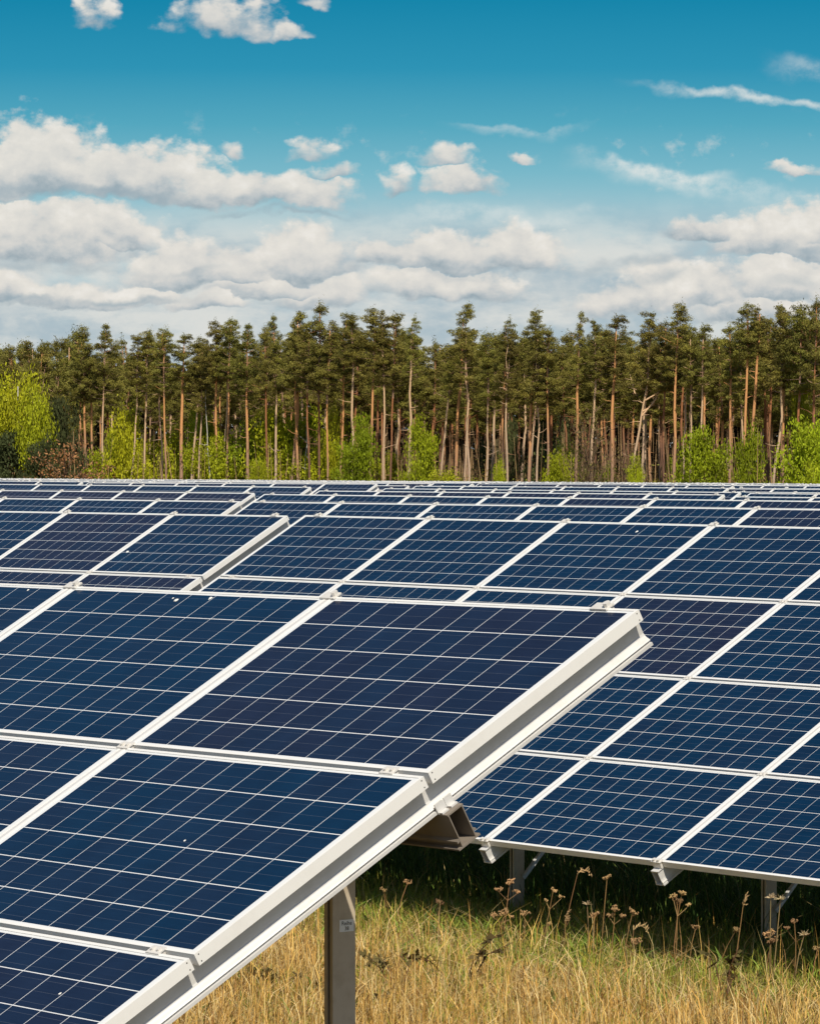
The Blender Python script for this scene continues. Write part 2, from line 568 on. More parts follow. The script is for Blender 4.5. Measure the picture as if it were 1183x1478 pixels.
def panel_meshes():
    g = MB()
    x, y = MU / 2 - 0.0115, MV / 2 - 0.0115
    g.poly([(-x, -y, -0.0022), (x, -y, -0.0022), (x, y, -0.0022), (-x, y, -0.0022)], 0, [(-x, -y), (x, -y), (x, y), (-x, y)])
    g.poly([(-x, y, -0.0075), (x, y, -0.0075), (x, -y, -0.0075), (-x, -y, -0.0075)], 1)
    X, Y = MU / 2, MV / 2
    f = MB()
    T = lambda p, q, w: (w, p, q)
    def bar(prof, a, b, T):
        f.prism(prof, a, b, T)
    # side profile: lip on top, wall, small return and shallow groove
    prof = [(0, 0), (0.0115, 0), (0.0115, -0.002), (0.004, -0.0095), (0.004, -0.036), (0.022, -0.036), (0.022, -0.04), (0, -0.04)]
    xx = X - 0.0116
    for sx in (-1, 1):
        for sy in (-1, 1):
            f.box(min(sx * xx, sx * X), max(sx * xx, sx * X), min(sy * (Y - 0.0116), sy * Y), max(sy * (Y - 0.0116), sy * Y), -0.04, 0)
    bar([(p, q) for p, q in prof], -xx, xx, lambda p, q, w: (w, -Y + p, q))
    bar([(p, q) for p, q in prof][::-1], -xx, xx, lambda p, q, w: (w, Y - p, q))
    yy = Y - 0.0116
    bar([(p, q) for p, q in prof][::-1], -yy, yy, lambda p, q, w: (-X + p, w, q))
    bar([(p, q) for p, q in prof], -yy, yy, lambda p, q, w: (X - p, w, q))
    for sx in (-1, 1):                    # corner screws on the short sides
        for sy in (-1, 1):
            for zz in (-0.008, -0.032):
                c = (sx * (X + 0.0004), sy * (Y - 0.014), zz)
                pts = [(c[0], c[1] + 0.0026 * math.cos(k * 1.0472), c[2] + 0.0026 * math.sin(k * 1.0472)) for k in range(6)]
                f.poly(pts if sx > 0 else pts[::-1], 1)
    both = MB()
    both.v = g.v + f.v
    both.f = g.f + [tuple(i + len(g.v) for i in q) for q in f.f]
    both.mi = g.mi + [1 if k == 0 else 2 for k in f.mi]
    both.uv = g.uv
    return (g.mesh('solar_panel', [M['cell'], M['frame']]), f.mesh('panel_frame', [M['frame'], M['dark']]),
            both.mesh('solar_panel_framed', [M['cell'], M['frame'], M['dark']]))


PANEL, PFRAME, PBOTH = panel_meshes()
M['dirt_shade'] = metal_mat('shaded_dirty_frame', (0.36, 0.29, 0.21), 0.8, 0.0, 0.3, 30)
PDIRT_SHADE = PFRAME.copy()                    # lowest panels: grime and shade painted onto the bottom bar's outer face
PDIRT_SHADE.materials.append(M['dirt_shade'])
for p_ in PDIRT_SHADE.polygons:
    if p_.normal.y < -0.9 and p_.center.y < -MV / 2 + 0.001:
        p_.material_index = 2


def rail_mb(a, hang_lo=0.055, hang_hi=0.012, zc=LEGH, filler=True, wide=False):
    """inclined carrier rail: narrow hollow web between a top and a grooved bottom flange"""
    mb = MB()
    T = lambda p, q, w: S(a + p, w, q, zc)
    b0, b1 = -SL / 2 - hang_lo, SL / 2 + hang_hi
    mb.prism([(-0.034, -0.0405), (0.034, -0.0405), (0.034, -0.045), (0.029, -0.048), (-0.029, -0.048), (-0.034, -0.045)][::-1], b0, b1, T)
    for s in (-1, 1):
        w = [(s * 0.028, -0.048), (s * 0.024, -0.048), (s * 0.024, -0.136), (s * 0.028, -0.136)]
        mb.prism(w if s > 0 else w[::-1], b0, b1, T)
    r = [(0.028, -0.098), (0.031, -0.106), (0.036, -0.113), (0.044, -0.119), (0.0485, -0.1235), (0.038, -0.126), (0.038, -0.1305), (0.053, -0.1315), (0.053, -0.142), (0.0, -0.142), (0.0, -0.1365), (0.028, -0.1365)]
    if not wide:
        r = [(0.028 + (p - 0.028) * 0.45 if p > 0.028 else p, q) for p, q in r]
    mb.prism(r[::-1], b0, b1, T)
    mb.prism([(-p, q) for p, q in r], b0, b1, T)
    if filler:                            # bright clamping strip that shows between the module columns
        mb.prism([(-0.0098, -0.0402), (0.0098, -0.0402), (0.0098, -0.0012), (-0.0098, -0.0012)][::-1], -SL / 2 + 0.004, SL / 2 - 0.004, T)
    return mb


def clamp_mb(a, b, end=0, zc=LEGH, hi=True):
    """clamp plate with two bolts on a joint; end=1 upper edge, -1 lower edge"""
    mb = MB()
    if end == 0:
        mb.box(-0.034, 0.034, -0.019, 0.019, 0.0005, 0.0045, 0, lambda x, y, z: S(a + x, b + y, z, zc))
        mb.box(-0.030, 0.030, -0.0095, 0.0095, -0.03, 0.0003, 0, lambda x, y, z: S(a + x, b + y, z, zc))
        spots = ((-0.016, 0), (0.016, 0))
    else:
        y0, y1 = (-0.018, 0.022) if end > 0 else (-0.022, 0.018)
        mb.box(-0.042, 0.042, y0, y1, 0.0005, 0.006, 0, lambda x, y, z: S(a + x, b + y, z, zc))
        ya, yb = (0.003, 0.020) if end > 0 else (-0.020, -0.003)
        mb.box(-0.036, 0.036, ya, yb, -0.0398, 0.0003, 0, lambda x, y, z: S(a + x, b + y, z, zc))
        spots = ((0.028, 0.004),) if end > 0 else ((-0.02, -0.006), (0.02, -0.006))
    for x, y in spots:
        r0 = 0.0085 if end == 0 else 0.013
        hh = 0.006 if end == 0 else 0.015
        prof = [(r0 * math.cos(k * math.pi / 4), r0 * math.sin(k * math.pi / 4)) for k in range(8)]
        mb.prism(prof, 0.0047 if end == 0 else 0.0062, 0.0047 + hh, lambda p, q, w, x=x, y=y: S(a + x + p, b + y + q, w, zc))
    return mb


def purlin_mb(b, a0, a1, zc=LEGH):
    """hollow purlin along the row under the rails, lips at the four corners"""
    mb = MB()
    top, dep, hw = -0.1425, 0.118, 0.032
    T = lambda p, q, w: S(w, b + p, top + q, zc)
    def pr(pts):
        mb.prism(pts, a0, a1, T)
    pr([(-hw - 0.003, -0.0005), (-hw - 0.003, -0.006), (hw + 0.003, -0.006), (hw + 0.003, -0.0005)])
    for s in (-1, 1):
        w = [(s * hw, -0.0062), (s * (hw - 0.004), -0.0062), (s * (hw - 0.004), -dep + 0.0002), (s * hw, -dep + 0.0002)]
        pr(w if s < 0 else w[::-1])
        l = [(s * (hw + 0.0002), -dep + 0.03), (s * (hw + 0.010), -dep + 0.024), (s * (hw + 0.010), -dep + 0.016), (s * (hw + 0.0002), -dep + 0.02)]
        pr(l if s > 0 else l[::-1])
    pr([(-hw - 0.016, -dep), (-hw - 0.016, -dep - 0.006), (hw + 0.016, -dep - 0.006), (hw + 0.016, -dep)])
    return mb


def clip_mb(a, b, s, zc=LEGH):
    """double hooked clip that holds a rail down on the purlin"""
    mb = MB()
    f = lambda x, y, z: S(a + s * x, b + y, z, zc)
    for o in (-0.036, 0.004):
        mb.box(0.0535, 0.059, o, o + 0.032, -0.1424, -0.108, 0, f)
        mb.box(0.0595, 0.078, o + 0.002, o + 0.030, -0.1424, -0.137, 0, f)
    mb.box(0.0532, 0.0575, -0.0038, 0.0038, -0.141, -0.112, 0, f)
    return mb


def post_mb(u, b, zc=LEGH, zbot=-0.4):
    """channel post, open to the low side, cut off under the purlin"""
    _, y, z = S(u, b, -0.29, zc)
    mb = MB()
    y0, y1 = y - 0.046, y + 0.046
    w, t = 0.046, 0.004
    ztp = z + 0.02
    x0, x1 = u - w / 2, u + w / 2
    mb.box(x1 - t, x1, y0, y1, zbot, ztp)
    mb.box(x0, x0 + t, y0, y1, zbot, ztp)
    mb.box(x0 + t + .0002, x1 - t - .0002, y1 - t, y1 - .0004, zbot, ztp)
    mb.box(x0 + t + .0002, x0 + t + 0.011, y0 + 0.0004, y0 + t, zbot, ztp)
    mb.box(x1 - t - 0.011, x1 - t - .0002, y0 + 0.0004, y0 + t, zbot, ztp)
    mb.box(x0 - 0.006, x0 - 0.0004, y - 0.04, y + 0.05, ztp - 0.10, ztp + 0.075)     # head bracket
    mb.box(x1 + 0.0004, x1 + 0.006, y - 0.04, y + 0.05, ztp - 0.10, ztp + 0.075)
    return mb


def brace_mb(u, b, zc=LEGH):
    _, y, z = S(u, b, -0.29, zc)
    _, y2, z2 = S(u, POST_B[1] - 0.06, -0.275, zc)
    mb = MB()
    p, q = Vector((u + 0.0295, y + 0.03, z - 0.66)), Vector((u + 0.0295, y2, z2))
    d = (q - p).normalized()
    n = Vector((1, 0, 0)).cross(d)
    T = lambda a, c, w: p + Vector((1, 0, 0)) * a + n * c + d * w
    mb.prism([(0, -0.02), (0.004, -0.02), (0.004, 0.02), (0, 0.02)], 0, (q - p).length, T)
    mb.prism([(0.0042, 0.016), (0.026, 0.016), (0.026, 0.0198), (0.0042, 0.0198)], 0, (q - p).length, T)
    return mb


POST_B = (-SL / 2 + 1.0 * PV + 0.05, -SL / 2 + 3.0 * PV + 0.017)      # slope positions of the two purlins


def table_root(center, label, ncol, yaw=YAW, sl=0.0, zc=LEGH):
    t = bpy.data.objects.new('solar_array', None)
    COL.objects.link(t)
    t.empty_display_size = 0.3
    t.location = (center[0], center[1], center[2] - zc)
    t.rotation_euler = (0, -sl, yaw)
    tag(t, label, 'solar array', 'tilted solar arrays standing in rows in the meadow')
    return t


def posts_for(ncol, off=0.40, n=None):
    L = ncol * PU - 0.02
    n = n or max(2, round(L / 2.56))
    return [-L / 2 + off + (L - 2 * off) * i / (n - 1) for i in range(n)]


def near_table(center, label, ncol, tints, yaw, sl, zbot, post_us=None, braces=True):
    t = table_root(center, label, ncol, yaw, sl)
    L = ncol * PU - 0.02
    for r in range(4):
        for c in range(ncol):
            a = (c - (ncol - 1) / 2) * PU
            b = (r - 1.5) * PV
            p = link('solar_panel', PANEL, t, S(a, b, 0), (TAU, 0, 0))
            v = tints.get((c, r))
            p.color = (v if v is not None else random.choice((0.0, 0.05, 0.1, 0.25, 0.5)), 0, 0, 1)
            link('panel_frame', PDIRT_SHADE if r == 0 else PFRAME, p)
    for k in range(ncol + 1):
        a = (k - ncol / 2) * PU
        if k == 0:
            a += 0.083
        if k == ncol:
            a -= 0.083
        rl = link('rail', rail_mb(a, filler=0 < k < ncol, wide=k in (0, ncol)).mesh('rail', [M['rail']]), t)
        for j in range(5):
            aa = a if 0 < k < ncol else a - (0.11 if k == ncol else -0.11)
            b = (j - 2) * PV
            e = 0
            if j == 0:
                b, e = -SL / 2, -1
            if j == 4:
                b, e = SL / 2, 1
            cl = link('clamp', clamp_mb(aa, b, e).mesh('clamp', [M['clamp']]), rl)
        for b in POST_B:
            for sd_ in (-1, 1):
                link('clip', clip_mb(a, b, sd_).mesh('clip', [M['rail']]), rl)
    for b in POST_B:
        link('purlin', purlin_mb(b, -L / 2 - 0.06, L / 2 + 0.026).mesh('purlin', [M['zinc']]), t)
    posts = []
    for u in (post_us or posts_for(ncol)):
        for i, b in enumerate(POST_B):
            po = link('post', post_mb(u, b, zbot=zbot).mesh('post', [M['galv']]), t)
            posts.append((u, b, po))
            if i == 0 and braces:
                link('brace', brace_mb(u, b).mesh('brace', [M['rail']]), t)
    return t, posts


def v3(yaw, sl):
    u = np.array([math.cos(yaw) * math.cos(sl), math.sin(yaw) * math.cos(sl), math.sin(sl)])
    h = np.array([-math.sin(yaw), math.cos(yaw), 0.0])
    v = h * CT + np.array([0, 0, 1.0]) * ST
    v -= u * v.dot(u)
    return u, v / np.linalg.norm(v)


CAM = np.array([0, 0, ZC])
# front array: measured at its upper right corner
yawA, slA = YAW - 0.00287, 0.00217
uA, vA = v3(yawA, slA)
NA = 6
cA = np.array([0.75311, 13.09294, -0.47693]) + CAM - uA * (NA / 2 * PU) - vA * (2 * PV)
tintsA = {(5, 3): 0.66, (4, 3): 0.02, (3, 3): 0.1, (5, 2): 0.22, (4, 2): 0.3, (3, 2): 0.3, (5, 1): 0.62, (4, 1): 0.45, (5, 0): 0.2}
LA = NA * PU - 0.02
arrA, postsA = near_table(cA, 'front solar array in the lower part of the photo, on a post with white sticker', NA, tintsA, yawA, slA, -0.4,
                          [LA / 2 - 0.667 - 2.25 * i for i in range(5)], False)

# second row, the array whose lower edge hangs over the dark grass
kC = 0.9955
yawC, slC = YAW + 0.00193, -0.00356
uC, vC = v3(yawC, slC)
NC_ = 8  # end columns lie out of view, added to carry its shadow on
c0 = np.array([0.47909, 26.34904, -2.47405]) * kC + CAM
cC = c0 + uC * ((NC_ / 2 - 4) * PU) + vC * (2 * PV)
tintsC = {(3, 2): 0.8, (0, 3): 0.15, (1, 3): 0.0, (2, 3): 0.02, (3, 3): 0.05, (4, 3): 0.1, (1, 2): 0.05, (2, 2): 0.05, (0, 2): 0.1,
          (4, 2): 0.1, (3, 1): 0.02, (4, 1): 0.12, (3, 0): 0.02, (4, 0): 0.02, (5, 0): 0.1, (5, 1): 0.1, (5, 2): 0.15}
hpost = -SL / 2 * CT
LC = NC_ * PU - 0.02
arrC, postsC = near_table(cC, 'solar array of the second row with open rail ends over dark shaded grass', NC_, tintsC, yawC, slC, -0.4,
                          [(-NC_ / 2 + 4) * PU - 0.97 + 2.5 * i for i in range(-2, 4)])

kB = 1.0095
yawB, slB = YAW + 0.00094, 0.00125
uB, vB = v3(yawB, slB)
cB = np.array([-0.99542, 33.45818, -0.45282]) * kB + CAM - uB * (3 * PU) - vB * (2 * PV)
tintsB = {(5, 3): 0.12, (4, 3): 0.8, (3, 3): 0.15, (5, 2): 0.85, (4, 2): 0.75, (3, 2): 0.5}
arrB, postsB = near_table(cB, 'second row solar array with a bright end rail, just behind the front array', 6, tintsB, yawB, slB, -0.4)

def build_text(body, size, mt):
    c = bpy.data.curves.new('lettering', 'FONT')
    c.body = body
    c.size = size
    c.offset = 0.00015
    c.align_x = 'CENTER'
    c.align_y = 'CENTER'
    o = bpy.data.objects.new('lettering', c)
    COL.objects.link(o)
    dg = bpy.context.evaluated_depsgraph_get()
    me = bpy.data.meshes.new_from_object(o.evaluated_get(dg))
    COL.objects.unlink(o)
    bpy.data.objects.remove(o)
    me.materials.clear()
    me.materials.append(mt)
    return me


def add_sticker():
    u, b, po = postsA[1]
    _, y, _ = S(u, b, -0.29)
    # photo: sticker spans x 487..509, y 1327..1345; solve its height on the post face
    wx = Vector(arrA.matrix_basis @ Vector((u + 0.0235, y + 0.012, 0.0)))
    depth = wx.y
    zw = ZC - (1336.5 - YH) / FPX * depth
    z = zw - wx.z
    mb = MB()
    mb.box(0, 0.0006, -0.029, 0.029, -0.0195, 0.0195)
    m_w = metal_mat('sticker_white', (0.88, 0.87, 0.84), 0.6, 0, 0.05, 60)
    m_k = metal_mat('sticker_ink', (0.02, 0.02, 0.02), 0.7, 0, 0)
    st = link('sticker', mb.mesh('sticker', [m_w]), po, (u + 0.0235, y + 0.010, z))
    for txt, size, dz in (('Reihe', 0.0185, 0.0075), ('38', 0.0175, -0.0095)):
        t = link('lettering', build_text(txt, size, m_k), st, (0.0010, 0, dz), (R(90), 0, R(90)))


bpy.context.view_layer.update()
add_sticker()


# bird lime on panels, as seen in the photo
def splat(px, py, center, u, v, nrm, root, r):
    """drop a small lump on the table plane at this photo point"""
    d = np.array([(px - WPX / 2) / FPX, 1.0, -(py - YH) / FPX])
    tt = (center - CAM).dot(nrm) / d.dot(nrm)
    P = CAM + d * tt
    rel = P - center
    a, b = rel.dot(u), rel.dot(v)
    best = min((o for o in root.children if o.name.startswith('solar_panel')), key=lambda o: (o.location.x - a) ** 2 + (o.location.y - b * CT) ** 2)
    mb = MB()
    n = 9
    rr = [r * random.uniform(0.65, 1.2) for _ in range(n)]
    ring = lambda k, z: [(rr[i] * k * math.cos(6.283 * i / n) * 0.9, rr[i] * k * math.sin(6.283 * i / n), z) for i in range(n)]
    A_, B_ = ring(1, 0.0004), ring(0.6, r * 0.28)
    mb.v = A_ + B_ + [(0, 0, r * 0.35)]
    for i in range(n):
        j = (i + 1) % n
        mb.f += [(i, j, n + j, n + i), (n + i, n + j, 2 * n)]
        mb.mi += [0, 0]
    loc = (a - best.location.x, (b - best.location.y / CT), -0.0022)
    o = link('bird_dropping', mb.mesh('bird_dropping', [M['dropping']]), best, loc)


nA = np.cross(uA, vA)
for px, py, r in ((254, 866, 0.011), (304, 863, 0.010), (571, 869, 0.007), (41, 851, 0.007), (267, 1213, 0.006), (87, 1434, 0.006), (250, 863, 0.006)):
    splat(px, py, cA, uA, vA, nA, arrA, r)
nC = np.cross(uC, vC)
for px, py, r in ((918, 767, 0.014),):
    splat(px, py, cC, uC, vC, nC, arrC, r)
nB = np.cross(uB, vB)
splat(184, 796, cB, uB, vB, nB, arrB, 0.016)


# ---- rows further back: shared meshes, panels as parts where they can be told apart
def shared_parts(ncol):
    L = ncol * PU - 0.02
    d = {}
    for k in range(ncol + 1):
        a = (k - ncol / 2) * PU + (0.083 if k == 0 else -0.083 if k == ncol else 0)
        mb = rail_mb(a, filler=0 < k < ncol, wide=k in (0, ncol))
        d['rail', k] = mb.mesh('rail', [M['rail']])
        aa = a if 0 < k < ncol else a - (0.11 if k == ncol else -0.11)
        d['clamp', k] = clamp_mb(aa, SL / 2, 1).mesh('clamp', [M['clamp']])
    for i, b in enumerate(POST_B):
        d['purlin', i] = purlin_mb(b, -L / 2 - 0.06, L / 2 + 0.026).mesh('purlin', [M['zinc']])
        for j, u in enumerate(posts_for(ncol)):
            d['post', i, j] = post_mb(u, b).mesh('post', [M['galv']])
    return d


SHARED = {6: shared_parts(6), 8: shared_parts(8)}


def far_mesh(ncol, seed):
    rr = random.Random(seed)
    L = ncol * PU - 0.02
    mb = MB()
    mb.box(-L / 2, L / 2, -SL / 2, SL / 2, -0.04, -0.003, 1, S)
    tint = [0.0] * 6
    for r in range(4):
        for q in range(ncol):
            a, b = (q - (ncol - 1) / 2) * PU, (r - 1.5) * PV
            x, y = MU / 2 - 0.0115, MV / 2 - 0.0115
            mb.poly([S(a - x, b - y, 0), S(a + x, b - y, 0), S(a + x, b + y, 0), S(a - x, b + y, 0)], 0, [(-x, -y), (x, -y), (x, y), (-x, y)])
            tint.append(rr.choice((0.0, 0.1, 0.3, 0.6, 0.9)))
    for k in range(ncol + 1):
        a = (k - ncol / 2) * PU + (0.045 if k == 0 else -0.045 if k == ncol else 0)
        mb.box(a - 0.03, a + 0.03, -SL / 2 - 0.05, SL / 2 + 0.012, -0.14, -0.0405, 1, S)
        mb.box(a - 0.05, a + 0.05, SL / 2 - 0.016, SL / 2 + 0.022, 0.0, 0.02, 1, S)
    for u in posts_for(ncol):
        for b in POST_B:
            _, y, z = S(u, b, -0.145)
            mb.box(u - 0.025, u + 0.025, y - 0.045, y + 0.045, -0.4, z, 2)
    tint += [0.0] * (len(mb.f) - len(tint))
    me = mb.mesh('solar_array_far', [M['cell'], M['frame'], M['galv']])
    at = me.attributes.new('tint', 'FLOAT', 'FACE')
    at.data.foreach_set('value', tint)
    return me


FAR = [far_mesh(6, s) for s in range(5)]
ORD = {3: 'third', 4: 'fourth', 5: 'fifth', 6: 'sixth', 7: 'seventh', 8: 'eighth'}
GAPS = {3: -37.45, 4: -46.7, 5: -54.6, 6: -61.7, 7: -69.5}
TPITCH = 6 * PU + 0.22


def visible_u(h):
    e = 590.0 / FPX + 0.004
    res = []
    for k in (-e, e):
        Y = h / (H[1] + H[0] * k)
        res.append(U[0] * k * Y + U[1] * Y)
    return res


row_h = lambda k: 20.03 + 6.86 * (k - 2)
LAST = 27
for k in range(3, LAST + 1):
    h = row_h(k)
    g0 = GAPS.get(k, -69.5 - 8.2 * (k - 7) + random.uniform(-2, 2))
    u0, u1 = visible_u(h)
    spans = []
    if k == 4:
        spans = [(g0 + 0.11, 8), (g0 - 0.11 - 6 * PU, 6)]
    else:
        s = g0 + 0.11
        while s > u0 - 1:
            s -= TPITCH
        while s < u1:
            if s + 6 * PU > u0:
                spans.append((s, 6))
            s += TPITCH
    spans.sort()
    for i, (s, nc) in enumerate(spans):
        um = s + nc * PU / 2 - 0.01
        dz = random.uniform(-0.02, 0.03)
        # the field dips a little towards its far eastern side
        px_ = WPX / 2 + FPX * (U[0] * um + H[0] * h) / (U[1] * um + H[1] * h)
        dz -= min(1.3, max(0.0, (px_ - 100) / 1000)) * float(np.interp(h, [34, 40.6, 47.5, 54.3, 61.2, 75], [0, 0.05, 0.095, 0.085, 0.055, 0.0]))
        if k <= 8:
            xm = WPX / 2 + FPX * (U[0] * um + H[0] * (h + 1)) / (U[1] * um + H[1] * (h + 1))
            side = 'towards the edge of the photo on the left' if xm < 330 else 'about the middle of the photo' if xm < 760 else 'towards the edge of the photo on the right'
            lab = f'solar array in the {ORD[k]} row from the front, {side}'
            if k == 3:
                lab = 'third row solar array ending in a bright rail at the gap' if i == 0 else 'third row solar array beginning after the bright end rail'
            elif k == 4:
                lab = 'violet fourth row solar array with its end rail showing' if i == 0 else 'blue fourth row solar array beside the violet one'
            elif len(spans) > 3:
                lab = f'{("first", "second", "third", "fourth", "fifth")[i]} solar array along the narrow {ORD[k]} row, counted from the rusty shrub side'
            # centre of the slope sits half a table in front of its upper edge
            hc = h - SL / 2 * CT
            x, y = uh(um, hc)
            c = (x, y, ZC - ztop(h) + dz - SL / 2 * ST)
            t = table_root(c, lab, nc, YAW, random.gauss(0, 0.001))
            pick = random.choice((0.0, 0.1, 0.35))
            if k == 4 and i == 0:
                pick = 2.0
            for r in range(4):
                for q in range(nc):
                    p = link('solar_panel', PBOTH, t, S((q - (nc - 1) / 2) * PU, (r - 1.5) * PV, 0), (TAU, 0, 0))
                    p.color = (min(1, random.choice((0.0, 0.05, 0.1, 0.3, 0.7)) * 0.9 + pick * 0.5), 0, 0, 1)
            d = SHARED[nc]
            for kk, me in d.items():
                if kk[0] != 'clamp':
                    o = link(kk[0], me, t)
                    if kk[0] == 'rail':
                        link('clamp', d['clamp', kk[1]], o)
        else:
            hc = h - SL / 2 * CT
            x, y = uh(um, hc)
            o = link('solar_array', FAR[(k * 3 + i) % 5], None, (x, y, ZC - ztop(h) + dz - SL / 2 * ST - LEGH), (0, 0, YAW))
            o.color = (0, 0, 0, 1)
            tag(o, 'far solar array in the thin grey band of rows below the wood', 'solar array', 'distant solar arrays packed into a grey band')


# ------------------------------------------------------------------ plants
def np_mesh(name, verts, loops_per_face, cols, mats, mat_idx=None):
    """verts (N,3); faces are consecutive runs of vertices, loops_per_face long each; cols (N,3) own colour"""
    me = bpy.data.meshes.new(name)
    n = len(verts)
    lp = np.asarray(loops_per_face, dtype=np.int32)
    me.vertices.add(n)
    me.vertices.foreach_set('co', np.asarray(verts, dtype=np.float32).ravel())
    me.loops.add(n)
    me.loops.foreach_set('vertex_index', np.arange(n, dtype=np.int32))
    me.polygons.add(len(lp))
    st = np.concatenate([[0], np.cumsum(lp)[:-1]]).astype(np.int32)
    me.polygons.foreach_set('loop_start', st)
    me.polygons.foreach_set('loop_total', lp)
    for m in mats:
        me.materials.append(m)
    if mat_idx is not None:
        me.polygons.foreach_set('material_index', np.asarray(mat_idx, dtype=np.int32))
    c = me.color_attributes.new('Col', 'FLOAT_COLOR', 'POINT')
    c.data.foreach_set('color', np.concatenate([cols, np.ones((n, 1))], 1).astype(np.float32).ravel())
    me.update()
    me.validate()
    return me


def rand_dirs(n):
    d = rng.normal(size=(n, 3))
    return d / np.linalg.norm(d, axis=1)[:, None]


def cards(cen, size, cols, flat=0.0, ratio=0.45):
    """one irregular four-cornered leaf or needle tuft per centre"""
    n = len(cen)
    nr = rand_dirs(n) + np.array([0.0, 0.0, 0.75])         # leaves tend to face the sky
    a = np.cross(nr, rand_dirs(n))
    a /= np.linalg.norm(a, axis=1)[:, None] + 1e-9
    b = np.cross(nr, a)
    b /= np.linalg.norm(b, axis=1)[:, None] + 1e-9
    s = size[:, None]
    k1, k2 = rng.uniform(-0.3, 0.3, (2, n, 1))
    v = np.stack([cen - a * s, cen + b * s * ratio + a * s * k1, cen + a * s * rng.uniform(0.7, 1.2, (n, 1)), cen - b * s * ratio + a * s * k2], 1)
    return v.reshape(-1, 3), np.full(n, 4), np.repeat(cols, 4, 0)


def pine_crown(i):
    """crown 7.5 m high; clumps of needle tufts on whorls of upswept limbs"""
    rr = np.random.default_rng(100 + i)
    Hc = 7.5
    tw = MB()
    C_, S_, K_ = [], [], []
    lean = rr.normal(0, 0.25, 2)
    pointed = rr.uniform(0.8, 1.7)
    axis = lambda z: np.array([lean[0] * (z / Hc) ** 2, lean[1] * (z / Hc) ** 2, z])
    z = 0.1
    tw.tube([axis(zz) for zz in np.linspace(-0.6, Hc * 0.96, 7)], np.linspace(0.11, 0.02, 7), 5)
    w0 = rr.uniform(0, 6.28)
    while z < Hc - 0.3:
        f = z / Hc
        reach = (0.42 + 1.95 * (1 - f) ** pointed) * (0.55 + 0.45 * min(1, f / 0.22 + 0.25))
        for q in range(int(rr.integers(3, 6))):
            w = w0 + q * 6.283 / 4.5 + rr.normal(0, 0.35)
            ln = reach * rr.uniform(0.45, 1.15)
            if rr.random() < 0.2:
                continue
            up = rr.uniform(0.0, 0.45) + 0.35 * f
            e = axis(z) + np.array([math.cos(w) * ln, math.sin(w) * ln, ln * up])
            mid = axis(z) * 0.45 + e * 0.55 + np.array([0, 0, -0.12 * ln])
            tw.tube([axis(z), mid, e], [0.035, 0.022, 0.008], 4)
            for t in np.arange(1.0, 0.25, -0.42 / max(ln, 0.5)):
                c = axis(z) * (1 - t) + e * t + rr.normal(0, 0.16, 3) + np.array([0, 0, 0.1])
                r = rr.uniform(0.25, 0.52) * (0.75 + 0.35 * t)
                n = int(125 * (r / 0.40) ** 1.6)
                d = rr.normal(size=(n, 3))
                d /= np.linalg.norm(d, axis=1)[:, None]
                rad = r * rr.uniform(0.35, 1.05, (n, 1))
                C_.append(c + d * rad * np.array([1.1, 1.1, 0.62]))
                S_.append(rr.uniform(0.055, 0.155, n))
                base = np.array([0.205, 0.188, 0.045]) * rr.uniform(0.62, 1.3)
                base = base * (1 - np.array([0, 0.0, 0.25]) * rr.random()) + np.array([0.022, 0.012, 0]) * rr.random()
                K_.append(base * rr.uniform(0.75, 1.3, (n, 1)))
        z += rr.uniform(0.34, 0.62)
        w0 += 0.9
    top = axis(Hc * 0.97)
    n = 130
    C_.append(top + rr.normal(0, 1, (n, 3)) * np.array([0.17, 0.17, 0.34]))
    S_.append(rr.uniform(0.07, 0.16, n))
    K_.append(np.array([0.19, 0.182, 0.045]) * rr.uniform(0.6, 1.4, (n, 1)))
    global rng
    v, l, k = cards(np.concatenate(C_), np.concatenate(S_), np.concatenate(K_), 0.0, 0.24)
    # limbs are put in the same mesh as polygons of their own
    tv, tl = [], []
    for f in tw.f:
        tv += [tw.v[j] for j in f]
        tl.append(len(f))
    tk = np.tile(np.array([[0.30, 0.14, 0.06]]), (len(tv), 1))
    return np_mesh('crown', np.concatenate([v, np.array(tv)]), np.concatenate([l, tl]), np.concatenate([k, tk]),
                   [M['needles'], M['pine_bark']], [0] * len(l) + [1] * len(tl))


PINE = [pine_crown(i) for i in range(12)]


def px_at(px, h):
    k = (px - WPX / 2) / FPX
    Y = h / (H[1] + H[0] * k)
    return k * Y, Y


